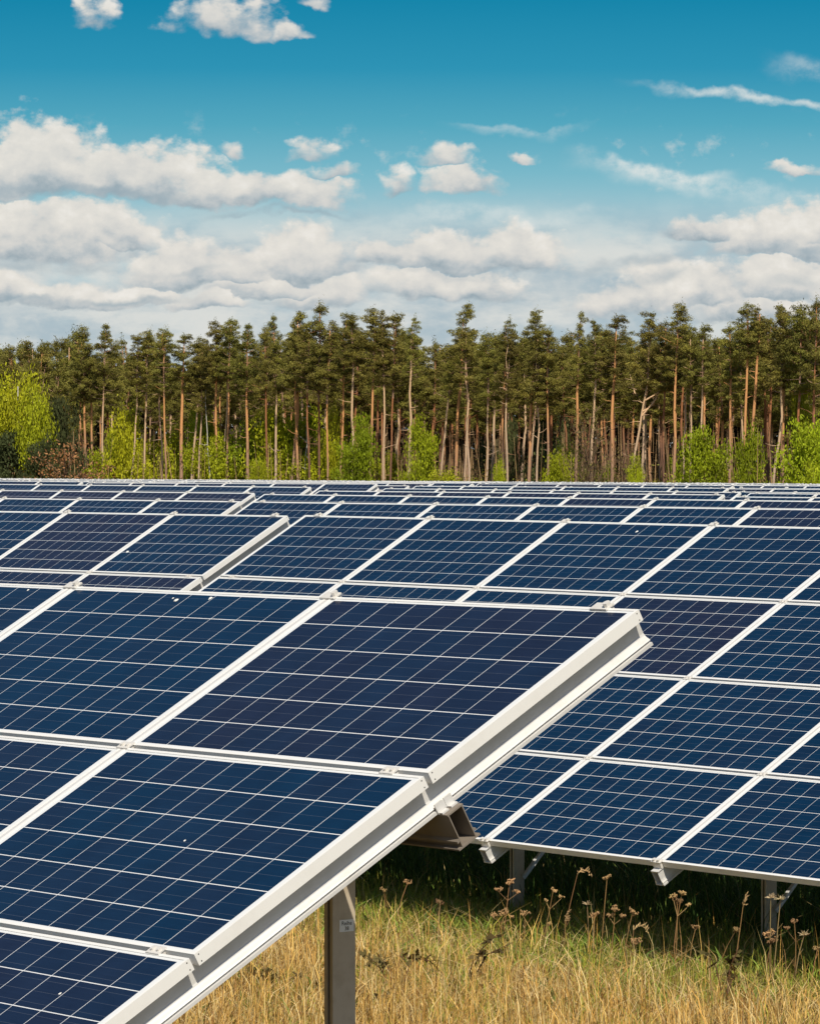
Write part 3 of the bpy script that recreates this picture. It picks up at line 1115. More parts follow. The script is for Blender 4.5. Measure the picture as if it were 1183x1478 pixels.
def trunk_mesh(Ht, lean, r0, seed, bend=0.12, twigs=4, fork=False, thin=None):
    rr = random.Random(seed)
    mb = MB()
    n = 9
    pts, rad = [], []
    bx = by = 0
    for i in range(n):
        f = i / (n - 1)
        bx += rr.gauss(0, bend)
        by += rr.gauss(0, bend)
        pts.append((lean * f + bx * min(1, f * 2), by * min(1, f * 2), -0.5 + (Ht + 0.5) * f))
        rad.append(max(0.03, r0 * (1.15 if i == 0 else 1 - 0.6 * f)) if thin is None or f < thin else 0.035)
    mb.tube(pts, rad, 8)
    P = lambda f: Vector(pts[int(f * (n - 1))]).lerp(Vector(pts[min(n - 1, int(f * (n - 1)) + 1)]), f * (n - 1) - int(f * (n - 1)))
    for _ in range(twigs):
        f = rr.uniform(0.3, 0.93)
        w = rr.uniform(0, 6.28)
        ln = rr.uniform(0.5, 1.6)
        a = P(f)
        e = a + Vector((math.cos(w) * ln, math.sin(w) * ln, rr.uniform(-0.2, 0.6) * ln))
        m_ = a.lerp(e, 0.5) + Vector((0, 0, rr.uniform(-0.15, 0.1)))
        mb.tube([a, m_, e], [0.045, 0.03, 0.012], 4)
    if fork:
        a = P(0.72)
        for s, dx, dz in ((1, 2.1, 3.4), (1, 1.5, 1.6), (-1, 1.3, 3.0), (1, 2.6, 2.2)):
            e = a + Vector((s * dx, 0.2, dz))
            mb.tube([a, a.lerp(e, 0.5) + Vector((s * 0.2, 0, -0.25)), e], [0.10, 0.07, 0.02], 5)
            for q in range(3):
                b = a.lerp(e, 0.5 + q * 0.15)
                mb.tube([b, b + Vector((s * rr.uniform(0.4, 1.0), 0, rr.uniform(-0.1, 0.7)))], [0.035, 0.01], 4)
            a = a + Vector((lean * 0.05, 0, 0.5))
    me = mb.mesh('trunk', [])
    for p in me.polygons:
        p.use_smooth = True
    return me, P


def pine(px, h, ytop, label, group, lean_px=0, r0=0.2, bark='pine_bark', cfrac=0.62, seed=0, wide=1.0, bend=0.10, twigs=4, fork=False, crown=True):
    X, Y = px_at(px, h)
    z0 = zg(h)
    Ht = ZC - (ytop - YH) / FPX * Y - z0
    rr = random.Random(seed * 7 + 1)
    t = bpy.data.objects.new('pine_tree', None)
    COL.objects.link(t)
    t.location = (X, Y, z0)
    tag(t, label, 'pine tree', group)
    lean = lean_px / FPX * Y
    me, P = trunk_mesh(Ht * (0.97 if crown else 1.0), lean, r0, seed, bend, twigs, fork, cfrac + 0.12 if crown else None)
    me.materials.append(M[bark])
    link('trunk', me, t)
    if crown:
        cb = P(cfrac)
        tp = P(0.99)
        hc = Ht - cb.z
        c = link('crown', PINE[rr.randrange(len(PINE))], t, cb, (0, 0, rr.uniform(0, 6.28)))
        sz = hc / 7.5
        sx = (0.55 + 0.45 * sz) * wide
        c.scale = (sx, sx, sz)
        # follow the trunk's lean
        d = (tp - cb).normalized()
        c.rotation_euler = (Matrix.Identity(3) @ Vector((0, 0, 1)).rotation_difference(d).to_matrix() @ Matrix.Rotation(rr.uniform(0, 6.28), 3, 'Z')).to_euler()
    return t


# trunks along the edge of the wood: foot x, lean to the top in photo pixels, top y, radius, bark, crown base, label
F_ = [
 (124, -6, 472, .22, 'pine_bark', .55, 'pine with bright orange trunk and dead side twigs rising behind the rusty shrub'),
 (135, -3, 500, .20, 'pine_bark', .60, 'shorter orange pine close beside the one behind the rusty shrub'),
 (147, 6, 470, .19, 'pale_bark', .60, 'pale crooked pine trunk bending twice, a little past the rusty shrub'),
 (184, 16, 492, .15, 'pale_bark', .72, 'thin pale pine leaning and hooked near its top'),
 (207, 2, 478, .17, 'pale_bark', .64, 'straight slim pale pine just past the hooked thin one'),
 (234, -2, 488, .15, 'pale_bark', .55, 'slim pine with low crown in front of yellow green leaves, before the thick one'),
 (241, -4, 480, .17, 'pine_bark', .60, 'straight brown pine close against a slim pale one, before the thick one'),
 (261, 6, 482, .30, 'pine_bark', .66, 'thickest reddish pine trunk with flared double foot'),
 (275, 9, 486, .19, 'pale_bark', .68, 'greyish pine leaning slightly away from the thickest reddish trunk'),
 (286, 3, 500, .14, 'pale_bark', .52, 'thin pale pine with short bare trunk beyond the thickest reddish one'),
 (314, 4, 464, .22, 'pine_bark', .64, 'orange pine beside two crossing pale trunks, crown standing high'),
 (317, 14, 470, .15, 'pale_bark', .62, 'thin pale pine leaning across between two upright pines'),
 (327, 4, 468, .18, 'pine_bark', .62, 'upright brown pine third of a tight group of three with a leaning one'),
 (357, 6, 470, .24, 'pine_bark', .60, 'orange pine with a pale forked branch high up before bright green leaves'),
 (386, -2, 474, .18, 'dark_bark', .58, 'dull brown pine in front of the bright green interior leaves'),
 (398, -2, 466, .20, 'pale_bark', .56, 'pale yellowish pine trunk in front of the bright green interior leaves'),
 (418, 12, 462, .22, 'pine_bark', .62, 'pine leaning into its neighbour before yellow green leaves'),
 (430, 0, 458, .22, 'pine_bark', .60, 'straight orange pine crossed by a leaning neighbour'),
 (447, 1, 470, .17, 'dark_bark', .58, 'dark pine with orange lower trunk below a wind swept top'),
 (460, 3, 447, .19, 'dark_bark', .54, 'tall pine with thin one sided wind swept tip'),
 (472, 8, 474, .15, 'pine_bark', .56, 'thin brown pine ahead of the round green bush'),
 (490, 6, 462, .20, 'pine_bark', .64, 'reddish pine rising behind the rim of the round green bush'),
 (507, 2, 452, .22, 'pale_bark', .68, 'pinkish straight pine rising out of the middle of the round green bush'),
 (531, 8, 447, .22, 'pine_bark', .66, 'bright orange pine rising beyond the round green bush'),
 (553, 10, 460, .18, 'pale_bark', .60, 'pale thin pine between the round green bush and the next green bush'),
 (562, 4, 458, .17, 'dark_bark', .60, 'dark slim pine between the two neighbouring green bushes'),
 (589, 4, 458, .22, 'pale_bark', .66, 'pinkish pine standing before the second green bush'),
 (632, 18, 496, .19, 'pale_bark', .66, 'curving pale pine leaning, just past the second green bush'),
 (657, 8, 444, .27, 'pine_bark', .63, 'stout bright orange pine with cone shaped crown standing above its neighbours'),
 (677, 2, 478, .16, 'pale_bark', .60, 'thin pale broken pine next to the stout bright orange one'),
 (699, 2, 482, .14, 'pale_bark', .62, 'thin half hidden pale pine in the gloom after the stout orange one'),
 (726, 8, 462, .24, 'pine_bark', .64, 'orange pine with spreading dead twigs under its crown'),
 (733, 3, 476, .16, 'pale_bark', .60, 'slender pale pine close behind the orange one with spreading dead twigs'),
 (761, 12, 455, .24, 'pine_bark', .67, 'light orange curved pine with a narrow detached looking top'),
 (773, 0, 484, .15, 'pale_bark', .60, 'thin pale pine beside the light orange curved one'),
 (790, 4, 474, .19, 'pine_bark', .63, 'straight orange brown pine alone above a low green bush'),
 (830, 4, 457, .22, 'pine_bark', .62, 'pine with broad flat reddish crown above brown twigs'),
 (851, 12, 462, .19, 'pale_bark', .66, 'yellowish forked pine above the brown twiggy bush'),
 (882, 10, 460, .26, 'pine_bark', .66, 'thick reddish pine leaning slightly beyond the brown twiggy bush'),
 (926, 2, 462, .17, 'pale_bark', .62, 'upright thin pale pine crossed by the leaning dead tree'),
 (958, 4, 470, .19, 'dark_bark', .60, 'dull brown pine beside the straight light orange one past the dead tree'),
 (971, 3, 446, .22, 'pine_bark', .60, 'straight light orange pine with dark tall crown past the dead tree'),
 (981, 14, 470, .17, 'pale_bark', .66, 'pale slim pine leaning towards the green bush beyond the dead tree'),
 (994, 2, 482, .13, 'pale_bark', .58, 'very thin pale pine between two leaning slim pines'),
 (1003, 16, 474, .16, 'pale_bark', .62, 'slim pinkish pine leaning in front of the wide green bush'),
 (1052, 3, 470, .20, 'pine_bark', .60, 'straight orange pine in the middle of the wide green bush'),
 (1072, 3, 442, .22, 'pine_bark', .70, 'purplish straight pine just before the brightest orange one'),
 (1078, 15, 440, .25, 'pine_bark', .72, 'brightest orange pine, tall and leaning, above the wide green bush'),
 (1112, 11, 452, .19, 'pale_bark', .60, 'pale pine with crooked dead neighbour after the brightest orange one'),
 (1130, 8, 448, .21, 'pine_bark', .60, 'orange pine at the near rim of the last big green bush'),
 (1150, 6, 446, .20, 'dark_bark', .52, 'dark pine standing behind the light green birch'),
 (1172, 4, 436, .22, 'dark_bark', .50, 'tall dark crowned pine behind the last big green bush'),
]
for i, (px, ln, yt, r, bk, cf, lab) in enumerate(F_):
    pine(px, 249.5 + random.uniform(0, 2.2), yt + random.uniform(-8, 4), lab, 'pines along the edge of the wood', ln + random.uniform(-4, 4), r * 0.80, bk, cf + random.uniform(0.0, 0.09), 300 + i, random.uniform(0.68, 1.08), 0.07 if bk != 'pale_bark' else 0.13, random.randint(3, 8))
pine(899, 249, 545, 'leaning bare dead tree with a forked broken top', 'pines along the edge of the wood', 36, 0.17, 'pale_bark', .6, 977, 1, 0.06, 5, True, False)

# silhouette of the tree tops read off the photo
SX = [-40, 10, 40, 75, 120, 150, 175, 225, 270, 325, 350, 375, 428, 457, 505, 545, 590, 620, 670, 700, 735, 768, 800, 830, 862, 910, 945, 975, 1005, 1030, 1080, 1110, 1150, 1172, 1230]
SY = [490, 498, 494, 500, 474, 490, 470, 478, 486, 464, 480, 470, 460, 450, 456, 448, 460, 492, 446, 474, 462, 456, 476, 460, 464, 459, 464, 446, 468, 478, 440, 450, 450, 438, 445]
k = 0
for h, n, dy0, dy1, cf in ((258, 40, 10, 42, .58), (264, 40, 14, 48, .58), (272, 38, 16, 50, .57), (281, 46, 14, 50, .52), (290, 42, 16, 50, .45)):
    for i in range(n):
        px = -30 + 1245 * (i + random.uniform(0.1, 0.9)) / n
        yt = float(np.interp(px, SX, SY)) + random.uniform(dy0, dy1)
        if px < 115:
            yt = float(np.interp(px, SX, SY)) + random.uniform(0, 22)
        c = cf + random.uniform(-0.03, 0.13)
        if 150 < px < 495 and h < 278 and random.random() < 0.8:
            continue
        if px < 115 or px > 1140:
            c -= 0.14
        pine(px, h + random.uniform(-2.5, 2.5), yt, 'slender pine deep in the crowded wood behind the front trunks', 'pines deep in the wood', random.uniform(-8, 8), random.uniform(0.12, 0.2),
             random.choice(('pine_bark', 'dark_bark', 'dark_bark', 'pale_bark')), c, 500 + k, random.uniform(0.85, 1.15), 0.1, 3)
        k += 1


# broadleaved trees and bushes
def leaf_crown(i, kind):
    rr = np.random.default_rng(700 + i)
    tw = MB()
    C_, S_, K_ = [], [], []
    n_l = 26 if kind != 'twig' else 60
    for q in range(n_l):
        w = rr.uniform(0, 6.283)
        zz = rr.uniform(0.06, 1.0)
        wid = math.sqrt(max(0.02, 1 - ((zz - 0.38) / 0.64) ** 2)) * rr.uniform(0.35, 1.05)
        e = np.array([math.cos(w) * wid, math.sin(w) * wid, zz])
        st = np.array([0, 0, max(0, zz - 0.38 - 0.25 * rr.random())])
        m_ = st * 0.5 + e * 0.5 + np.array([0, 0, 0.06])
        tw.tube([st, m_, e], [0.016, 0.01, 0.003] if kind != 'twig' else [0.008, 0.006, 0.002], 4)
        if kind == 'twig':
            for _ in range(5):
                b = st + (e - st) * rr.uniform(0.3, 1)
                tw.tube([b, b + np.array([rr.normal(0, .12), rr.normal(0, .12), abs(rr.normal(0.08, .1))])], [0.005, 0.002], 3)
        for t in (0.5, 0.75, 1.0):
            c = st * (1 - t) + e * t
            n = int({'bush': 120, 'birch': 105, 'twig': 5, 'rusty': 22, 'dense': 150}[kind] * rr.uniform(0.5, 1.4))
            C_.append(c + rr.normal(0, 1, (n, 3)) * np.array([0.15, 0.15, 0.06 if kind != 'birch' else 0.085]))
            S_.append(rr.uniform(0.018, 0.042, n) * (1.15 if kind == 'dense' else 1))
            base = {'bush': (0.32, 0.37, 0.012), 'birch': (0.40, 0.42, 0.014), 'twig': (0.2, 0.16, 0.05), 'rusty': (0.34, 0.185, 0.07), 'dense': (0.085, 0.10, 0.034)}[kind]
            K_.append(np.array(base) * rr.uniform(0.7, 1.2) * rr.uniform(0.78, 1.22, (n, 1)))
    v, l, k = cards(np.concatenate(C_), np.concatenate(S_), np.concatenate(K_), 0.5, 0.55)
    tv, tl = [], []
    for f in tw.f:
        tv += [tw.v[j] for j in f]
        tl.append(len(f))
    tk = np.tile(np.array([[0.2, 0.13, 0.08]]), (len(tv), 1))
    return np_mesh('crown', np.concatenate([v, np.array(tv)]), np.concatenate([l, tl]), np.concatenate([k, tk]),
                   [M['leaves'] if kind != 'dense' else M['needles'], M['dried']], [0] * len(l) + [1] * len(tl))


LEAF = {kd: [leaf_crown(i * 5 + j, kd) for j in range(3)] for i, kd in enumerate(('bush', 'birch', 'twig', 'rusty', 'dense'))}


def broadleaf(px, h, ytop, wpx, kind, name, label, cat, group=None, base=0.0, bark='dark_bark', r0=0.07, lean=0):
    X, Y = px_at(px, h)
    z0 = zg(h)
    Ht = ZC - (ytop - YH) / FPX * Y - z0
    w = wpx / FPX * Y / 2
    t = bpy.data.objects.new(name, None)
    COL.objects.link(t)
    t.location = (X, Y, z0)
    tag(t, label, cat, group)
    me, P = trunk_mesh(Ht * 0.92, lean / FPX * Y, r0, int(px * 13 + h), 0.05, 0)
    me.materials.append(M[bark])
    link('trunk', me, t)
    c = link('crown', random.choice(LEAF[kind]), t, P(base) if base else (0, 0, 0.3), (0, 0, random.uniform(0, 6.28)))
    hc = Ht - (P(base).z if base else 0.3)
    c.scale = (w, w, hc)
    return t


G_ = 'fresh green bushes at the foot of the wood'
broadleaf(26, 247, 543, 92, 'birch', 'birch_tree', 'taller of two bright yellow green birches near the photo edge', 'birch', None, .30, 'birch_bark', .12)
broadleaf(54, 246, 560, 62, 'birch', 'birch_tree', 'shorter bright yellow green birch overlapping a taller one', 'birch', None, .25, 'birch_bark', .10)
broadleaf(-12, 246.5, 556, 66, 'birch', 'birch_tree', 'bright yellow green birch cut off by the photo edge', 'birch', None, .25, 'birch_bark', .10)
broadleaf(12, 244.5, 628, 92, 'dense', 'evergreen_bush', 'dark evergreen bush below the bright yellow green birches', 'bush', None, 0)
broadleaf(60, 245, 640, 60, 'dense', 'evergreen_bush', 'dark evergreen bush between the birches and the rusty shrub', 'bush', None, 0)
broadleaf(92, 249, 575, 66, 'dense', 'evergreen_bush', 'tall grey green evergreen behind the rusty shrub', 'bush', None, 0)
broadleaf(94, 243, 642, 140, 'rusty', 'rusty_shrub', 'rusty brown leaved shrub at the foot of the orange pines', 'shrub', None, 0)
broadleaf(518, 246, 606, 66, 'bush', 'green_bush', 'round bright green bush with a pinkish pine rising from its middle', 'bush', G_, .12)
broadleaf(607, 246, 610, 62, 'bush', 'green_bush', 'second bright green bush, beside a pinkish pine, narrower than the round one', 'bush', G_, .12)
broadleaf(1018, 246, 622, 86, 'bush', 'green_bush', 'wide green bush spreading around slim leaning pines', 'bush', G_, .05)
broadleaf(1082, 247, 622, 60, 'bush', 'green_bush', 'green bush at the foot of the brightest orange pine', 'bush', G_, .05)
broadleaf(1166, 245.5, 612, 104, 'bush', 'green_bush', 'last big green bush below the light green birch', 'bush', G_, .05)
broadleaf(1172, 244, 668, 50, 'birch', 'green_bush', 'low yellow green bush at the very end of the wood', 'bush', G_, .0)
broadleaf(803, 246, 658, 46, 'bush', 'green_bush', 'low green bush under the lone orange brown pine', 'bush', G_, .05)
broadleaf(917, 245, 662, 30, 'bush', 'green_bush', 'small yellowish bush at the foot of the leaning dead tree', 'bush', G_, .05)
broadleaf(722, 246, 666, 24, 'birch', 'green_bush', 'tiny bright green sprig bush by the pine with spreading dead twigs', 'bush', G_, .3)
broadleaf(640, 246, 680, 60, 'birch', 'green_bush', 'low yellow green growth past the second green bush', 'bush', G_, .0)
broadleaf(375, 246, 668, 36, 'birch', 'green_bush', 'low yellowish bush beneath the thin white stem', 'bush', G_, .0)
broadleaf(850, 246, 590, 92, 'twig', 'twiggy_bush', 'bare brown twiggy bush among yellowish pines', 'bush', None, 0)
broadleaf(905, 247, 640, 60, 'twig', 'twiggy_bush', 'low grey twiggy bush behind the leaning dead tree', 'bush', None, 0)
broadleaf(1163, 252, 508, 42, 'birch', 'birch_tree', 'light green birch with a thin white leaning stem before dark pines', 'birch', None, .38, 'birch_bark', .12, -14)
for i, (px, yt, w) in enumerate(((190, 570, 60), (160, 590, 50), (250, 560, 66), (285, 575, 56), (335, 585, 70), (372, 556, 74), (400, 570, 80), (440, 555, 76), (465, 590, 60), (300, 620, 60), (415, 620, 70), (350, 630, 60), (480, 575, 40), (445, 625, 60), (385, 610, 50), (560, 640, 40), (690, 655, 50), (770, 645, 50), (820, 630, 46), (880, 640, 40), (945, 640, 40), (985, 635, 40), (1045, 640, 50), (1120, 640, 50), (215, 620, 60), (650, 650, 44))):
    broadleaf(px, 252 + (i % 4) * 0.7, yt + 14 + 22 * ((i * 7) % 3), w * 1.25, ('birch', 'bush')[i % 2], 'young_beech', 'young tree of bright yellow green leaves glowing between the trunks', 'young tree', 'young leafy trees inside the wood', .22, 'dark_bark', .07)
for i, (px, yt, w) in enumerate(((783, 600, 60), (700, 640, 50), (815, 580, 40), (735, 610, 36), (1010, 590, 40))):
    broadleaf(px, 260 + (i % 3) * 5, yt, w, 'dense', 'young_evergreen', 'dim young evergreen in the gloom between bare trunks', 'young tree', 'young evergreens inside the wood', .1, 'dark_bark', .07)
for i, (px, yt) in enumerate(((306, 560), (375, 600), (438, 585), (440, 660))):
    X, Y = px_at(px, 252)
    Ht = ZC - (yt - YH) / FPX * Y - zg(252)
    me, P = trunk_mesh(Ht, random.uniform(-1, 1), 0.08, 4000 + i, 0.08, 5)
    me.materials.append(M['birch_bark'])
    o = link('bare_stem', me, None, (X, Y, zg(252)))
    tag(o, 'thin whitish bare stem standing between pine trunks', 'bare stem', 'whitish bare stems in the wood')


def wood_mass():
    """brown undergrowth over the forest floor, and the depth of the wood behind the last single trees"""
    n = 26000
    u0, u1 = -330, -215
    px = rng.uniform(-60, 1243, n)
    h = rng.uniform(247, 292, n)
    hh = np.interp(px, [-60, 120, 200, 480, 560, 800, 900, 1000, 1240], [2.5, 5.5, 5.5, 4.5, 4.2, 5.0, 5.2, 4.2, 4.5])
    wob = 0.5 + 0.5 * np.sin(px * 0.06) * np.sin(px * 0.023 + h * 0.2) + 0.35 * np.sin(px * 0.21 + h)
    z = rng.uniform(0, 1, n) ** 0.8 * (0.6 + hh * 0.72 * np.clip(0.55 + 0.5 * wob, 0.2, 1.3)) + rng.exponential(0.35, n)
    k = (px - WPX / 2) / FPX
    Y = h / (H[1] + H[0] * k)
    cen = np.stack([k * Y, Y, z + np.array([zg(q) for q in h])], 1)
    mixc = rng.random((n, 1))
    cols = np.where(mixc < 0.55, np.array([[0.24, 0.15, 0.06]]), np.where(mixc < 0.85, np.array([[0.17, 0.16, 0.035]]), np.array([[0.24, 0.26, 0.03]]))) * rng.uniform(0.5, 1.4, (n, 1))
    v, l, c = cards(cen, rng.uniform(0.08, 0.26, n), cols, 0.1, 0.3)
    # thin upright stems
    m = 1500
    px = rng.uniform(-60, 1243, m)
    h = rng.uniform(247, 285, m)
    k = (px - WPX / 2) / FPX
    Y = h / (H[1] + H[0] * k)
    z0 = np.array([zg(q) for q in h])
    b = np.stack([k * Y, Y, z0], 1)
    ht = rng.uniform(3, 8.5, m)
    tp = b + np.stack([rng.normal(0, 0.5, m), rng.normal(0, 0.5, m), ht], 1)
    w = rng.uniform(0.02, 0.05, (m, 1)) * np.array([[1, 0, 0]])
    sv = np.stack([b - w, b + w, tp + w * 0.3, tp - w * 0.3], 1).reshape(-1, 3)
    # give each stem a second, crossed face so that it has body from every side
    w2 = w[:, [1, 0, 2]]
    sv2 = np.stack([b - w2, b + w2, tp + w2 * 0.3, tp - w2 * 0.3], 1).reshape(-1, 3)
    scol = np.repeat(np.array([[0.36, 0.23, 0.12]]) * rng.uniform(0.5, 1.6, (m, 1)), 4, 0)
    me = np_mesh('undergrowth', np.concatenate([v, sv, sv2]), np.concatenate([l, np.full(2 * m, 4)]), np.concatenate([c, scol, scol]), [M['needles']])
    tag(link('undergrowth', me), 'tangle of brown twigs and low leaves under the pines', 'undergrowth', None, 'stuff')
    n = 60000
    px = rng.uniform(-120, 1300, n)
    h = rng.uniform(296, 312, n)
    top = np.interp(px, SX, SY)
    k = (px - WPX / 2) / FPX
    Y = h / (H[1] + H[0] * k)
    zt = ZC - (top + 52 - YH) / FPX * Y
    z0 = np.array([zg(260)] * n)
    z = z0 + (zt - z0) * rng.uniform(0, 1, n) + rng.normal(0, 0.4, n)
    cen = np.stack([k * Y, Y, z], 1)
    cols = np.array([[0.085, 0.07, 0.032]]) * rng.uniform(0.5, 1.5, (n, 1))
    v, l, c = cards(cen, rng.uniform(0.3, 0.75, n), cols, 0.0, 0.7)
    tag(link('far_wood', np_mesh('far_wood', v, l, c, [M['needles']])), 'dark mass of the wood behind the trunks', 'wood', None, 'stuff')


wood_mass()


# ------------------------------------------------------------------ meadow
def patch(x, y, f, s):
    return (np.sin(x * f + s) * np.sin(y * f * 1.3 + s * 2.1) + np.sin((x + y) * f * 2.3 + s * 0.7) * 0.6 + np.sin((x * 0.7 - y) * f * 4.1 + s) * 0.4) / 2


def blades(x, y, ht, wid, lean, cols, kink=0.0):
    n = len(x)
    w = rng.uniform(0, 2 * np.pi, n)
    d = np.stack([np.cos(w), np.sin(w), np.zeros(n)], 1)
    fa = w + np.pi / 2 + rng.normal(0, 0.5, n)
    side = np.stack([np.cos(fa), np.sin(fa), np.zeros(n)], 1) * (wid / 2)[:, None]
    base = np.stack([x, y, np.full(n, -0.01)], 1)
    up = np.array([[0, 0, 1.0]])
    m = base + up * (ht * 0.55)[:, None] + d * (ht * lean * 0.30)[:, None]
    tip = base + up * (ht * (1 - kink * 0.5 * lean))[:, None] + d * (ht * lean)[:, None]
    quad = np.stack([base - side, base + side, m + side * 0.8, m - side * 0.8], 1)
    tri = np.stack([m - side * 0.8, m + side * 0.8, tip], 1)
    v = np.concatenate([quad.reshape(-1, 3), tri.reshape(-1, 3)])
    l = np.concatenate([np.full(n, 4), np.full(n, 3)])
    c = np.concatenate([np.repeat(cols, 4, 0), np.repeat(cols, 3, 0)])
    return v, l, c


def scatter(n, y0, y1, k0=-0.075, k1=0.118):
    y = np.sqrt(rng.uniform(y0 ** 2, y1 ** 2, n))
    x = rng.uniform(k0, k1, n) * y
    return x, y


def pick(n, table):
    w = np.array([t[0] for t in table], float)
    i = rng.choice(len(table), n, p=w / w.sum())
    return np.array([t[1] for t in table])[i] * rng.uniform(0.65, 1.3, (n, 1))


STRAW = [(4, (0.82, 0.54, 0.15)), (3, (0.74, 0.43, 0.10)), (2.5, (0.88, 0.68, 0.30)), (1.4, (0.38, 0.18, 0.05)), (0.6, (0.36, 0.34, 0.06))]
GREEN = [(3, (0.38, 0.43, 0.045)), (3, (0.50, 0.48, 0.07)), (2, (0.19, 0.29, 0.035)), (2, (0.62, 0.48, 0.16))]
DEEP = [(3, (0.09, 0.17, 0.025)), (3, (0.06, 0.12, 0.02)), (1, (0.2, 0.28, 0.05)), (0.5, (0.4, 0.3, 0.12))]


def meadow():
    V, L, C = [], [], []
    def add(a):
        V.append(a[0]); L.append(a[1]); C.append(a[2])
    hof = lambda x, y: x * H[0] + y * H[1]
    # short turf
    x, y = scatter(120000, 20.3, 33.5)
    h = hof(x, y)
    g = np.clip((h - 15.3) / 1.1, 0, 1) * 0.95 - 0.02 + 0.5 * patch(x, y, 1.9, 1.0) + rng.normal(0, 0.22, len(x))
    isg = g > 0.40
    keep = (patch(x, y, 7.3, 5.0) + rng.normal(0, 0.45, len(x)) > -0.28) | (h > 17.4)
    x, y, h, isg = x[keep], y[keep], h[keep], isg[keep]
    cols = np.where(isg[:, None], pick(len(x), GREEN), pick(len(x), STRAW))
    ht = rng.uniform(0.05, 0.17, len(x)) * (1 + 0.5 * patch(x, y, 2.6, 4.0))
    add(blades(x, y, ht, rng.uniform(0.003, 0.0065, len(x)), rng.uniform(0.2, 1.5, len(x)), cols, 0.6))
    # standing dry stalks
    x, y = scatter(15000, 20.3, 29.5)
    h = hof(x, y)
    keep = rng.random(len(x)) < np.clip(0.30 + 0.55 * patch(x, y, 1.3, 7.0) + np.clip((15.6 - h) / 3, -0.25, 0.5), 0.04, 1) * (h < 18.2) * np.where(h > 15.9, 0.4, 1.0)
    x, y = x[keep], y[keep]
    add(blades(x, y, rng.uniform(0.15, 0.45, len(x)), rng.uniform(0.003, 0.007, len(x)), rng.uniform(0.05, 0.75, len(x)), pick(len(x), STRAW[:3] + [(0.8, (0.30, 0.17, 0.06))]), 0.5))
    # leaning and fallen stalks, tangled
    x, y = scatter(9500, 20.3, 29)
    keep = (hof(x, y) < 17.5) & (rng.random(len(x)) < (0.55 + 0.6 * patch(x, y, 2.2, 3.0)) * np.where(hof(x, y) > 16.0, 0.45, 1.0))
    x, y = x[keep], y[keep]
    bright = [(3, (0.88, 0.68, 0.33)), (2, (0.78, 0.54, 0.20)), (1, (0.42, 0.22, 0.07))]
    n2 = len(x)
    add(blades(x, y, rng.uniform(0.10, 0.26, n2), rng.uniform(0.004, 0.008, n2), rng.uniform(0.8, 2.2, n2), pick(n2, bright), 0.15))
    x, y = scatter(5000, 20.3, 29)
    keep = hof(x, y) < 17.4
    x, y = x[keep], y[keep]
    add(blades(x, y, rng.uniform(0.05, 0.14, len(x)), rng.uniform(0.004, 0.007, len(x)), rng.uniform(2.0, 4.6, len(x)), pick(len(x), bright), 0.1))
    # fresh tufts coming through the straw
    cx, cy = scatter(260, 20.3, 29)
    keep = hof(cx, cy) < 17.6
    cx, cy = cx[keep], cy[keep]
    x = np.repeat(cx, 26) + rng.normal(0, 0.045, len(cx) * 26)
    y = np.repeat(cy, 26) + rng.normal(0, 0.045, len(cx) * 26)
    add(blades(x, y, rng.uniform(0.08, 0.24, len(x)), rng.uniform(0.004, 0.007, len(x)), rng.uniform(0.1, 0.9, len(x)), pick(len(x), GREEN[:3]), 0.4))
    # green fringe and taller growth under the second row
    x, y = scatter(60000, 25.0, 34.0)
    h = hof(x, y)
    keep = (h > 16.6 + 0.4 * patch(x, y, 3.0, 2.0)) & (rng.random(len(x)) < np.where(h > 17.7, 1.0, 0.35))
    x, y, h = x[keep], y[keep], h[keep]
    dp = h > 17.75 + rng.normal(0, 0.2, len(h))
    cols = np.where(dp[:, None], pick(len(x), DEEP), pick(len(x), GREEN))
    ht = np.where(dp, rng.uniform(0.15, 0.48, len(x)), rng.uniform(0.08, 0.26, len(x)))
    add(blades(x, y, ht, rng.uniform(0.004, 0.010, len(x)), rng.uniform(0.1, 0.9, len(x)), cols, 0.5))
    # broad leaved weeds in the fringe and the shade
    cx, cy = scatter(900, 22.0, 31.0)
    h = hof(cx, cy)
    keep = ((h > 16.2) & (rng.random(len(h)) < 0.6)) | (rng.random(len(h)) < 0.10)
    cx, cy = cx[keep], cy[keep]
    x = np.repeat(cx, 9) + rng.normal(0, 0.03, len(cx) * 9)
    y = np.repeat(cy, 9) + rng.normal(0, 0.03, len(cx) * 9)
    add(blades(x, y, rng.uniform(0.05, 0.22, len(x)), rng.uniform(0.010, 0.024, len(x)), rng.uniform(0.4, 1.6, len(x)), pick(len(x), [(3, (0.16, 0.27, 0.035)), (2, (0.24, 0.34, 0.05)), (1, (0.10, 0.17, 0.03))]), 0.4))
    # thin cover beyond the frame's edges
    x, y = scatter(26000, 15, 40, -0.3, 0.4)
    out = (x / y < -0.075) | (x / y > 0.118) | (y < 20.3)
    x, y = x[out], y[out]
    add(blades(x, y, rng.uniform(0.08, 0.28, len(x)), rng.uniform(0.006, 0.012, len(x)), rng.uniform(0.2, 1.2, len(x)), pick(len(x), STRAW + GREEN[:2]), 0.5))
    me = np_mesh('meadow_grass', np.concatenate(V), np.concatenate(L), np.concatenate(C), [M['grass']])
    tag(link('meadow_grass', me), 'dry straw coloured and green meadow grass', 'grass', None, 'stuff')


meadow()


# dried flower stalks standing along the shadow's edge: head x, y, foot y, kind, label
def px_ground(px, py):
    Y = FPX * ZC / (py - YH)
    return (px - WPX / 2) / FPX * Y, Y


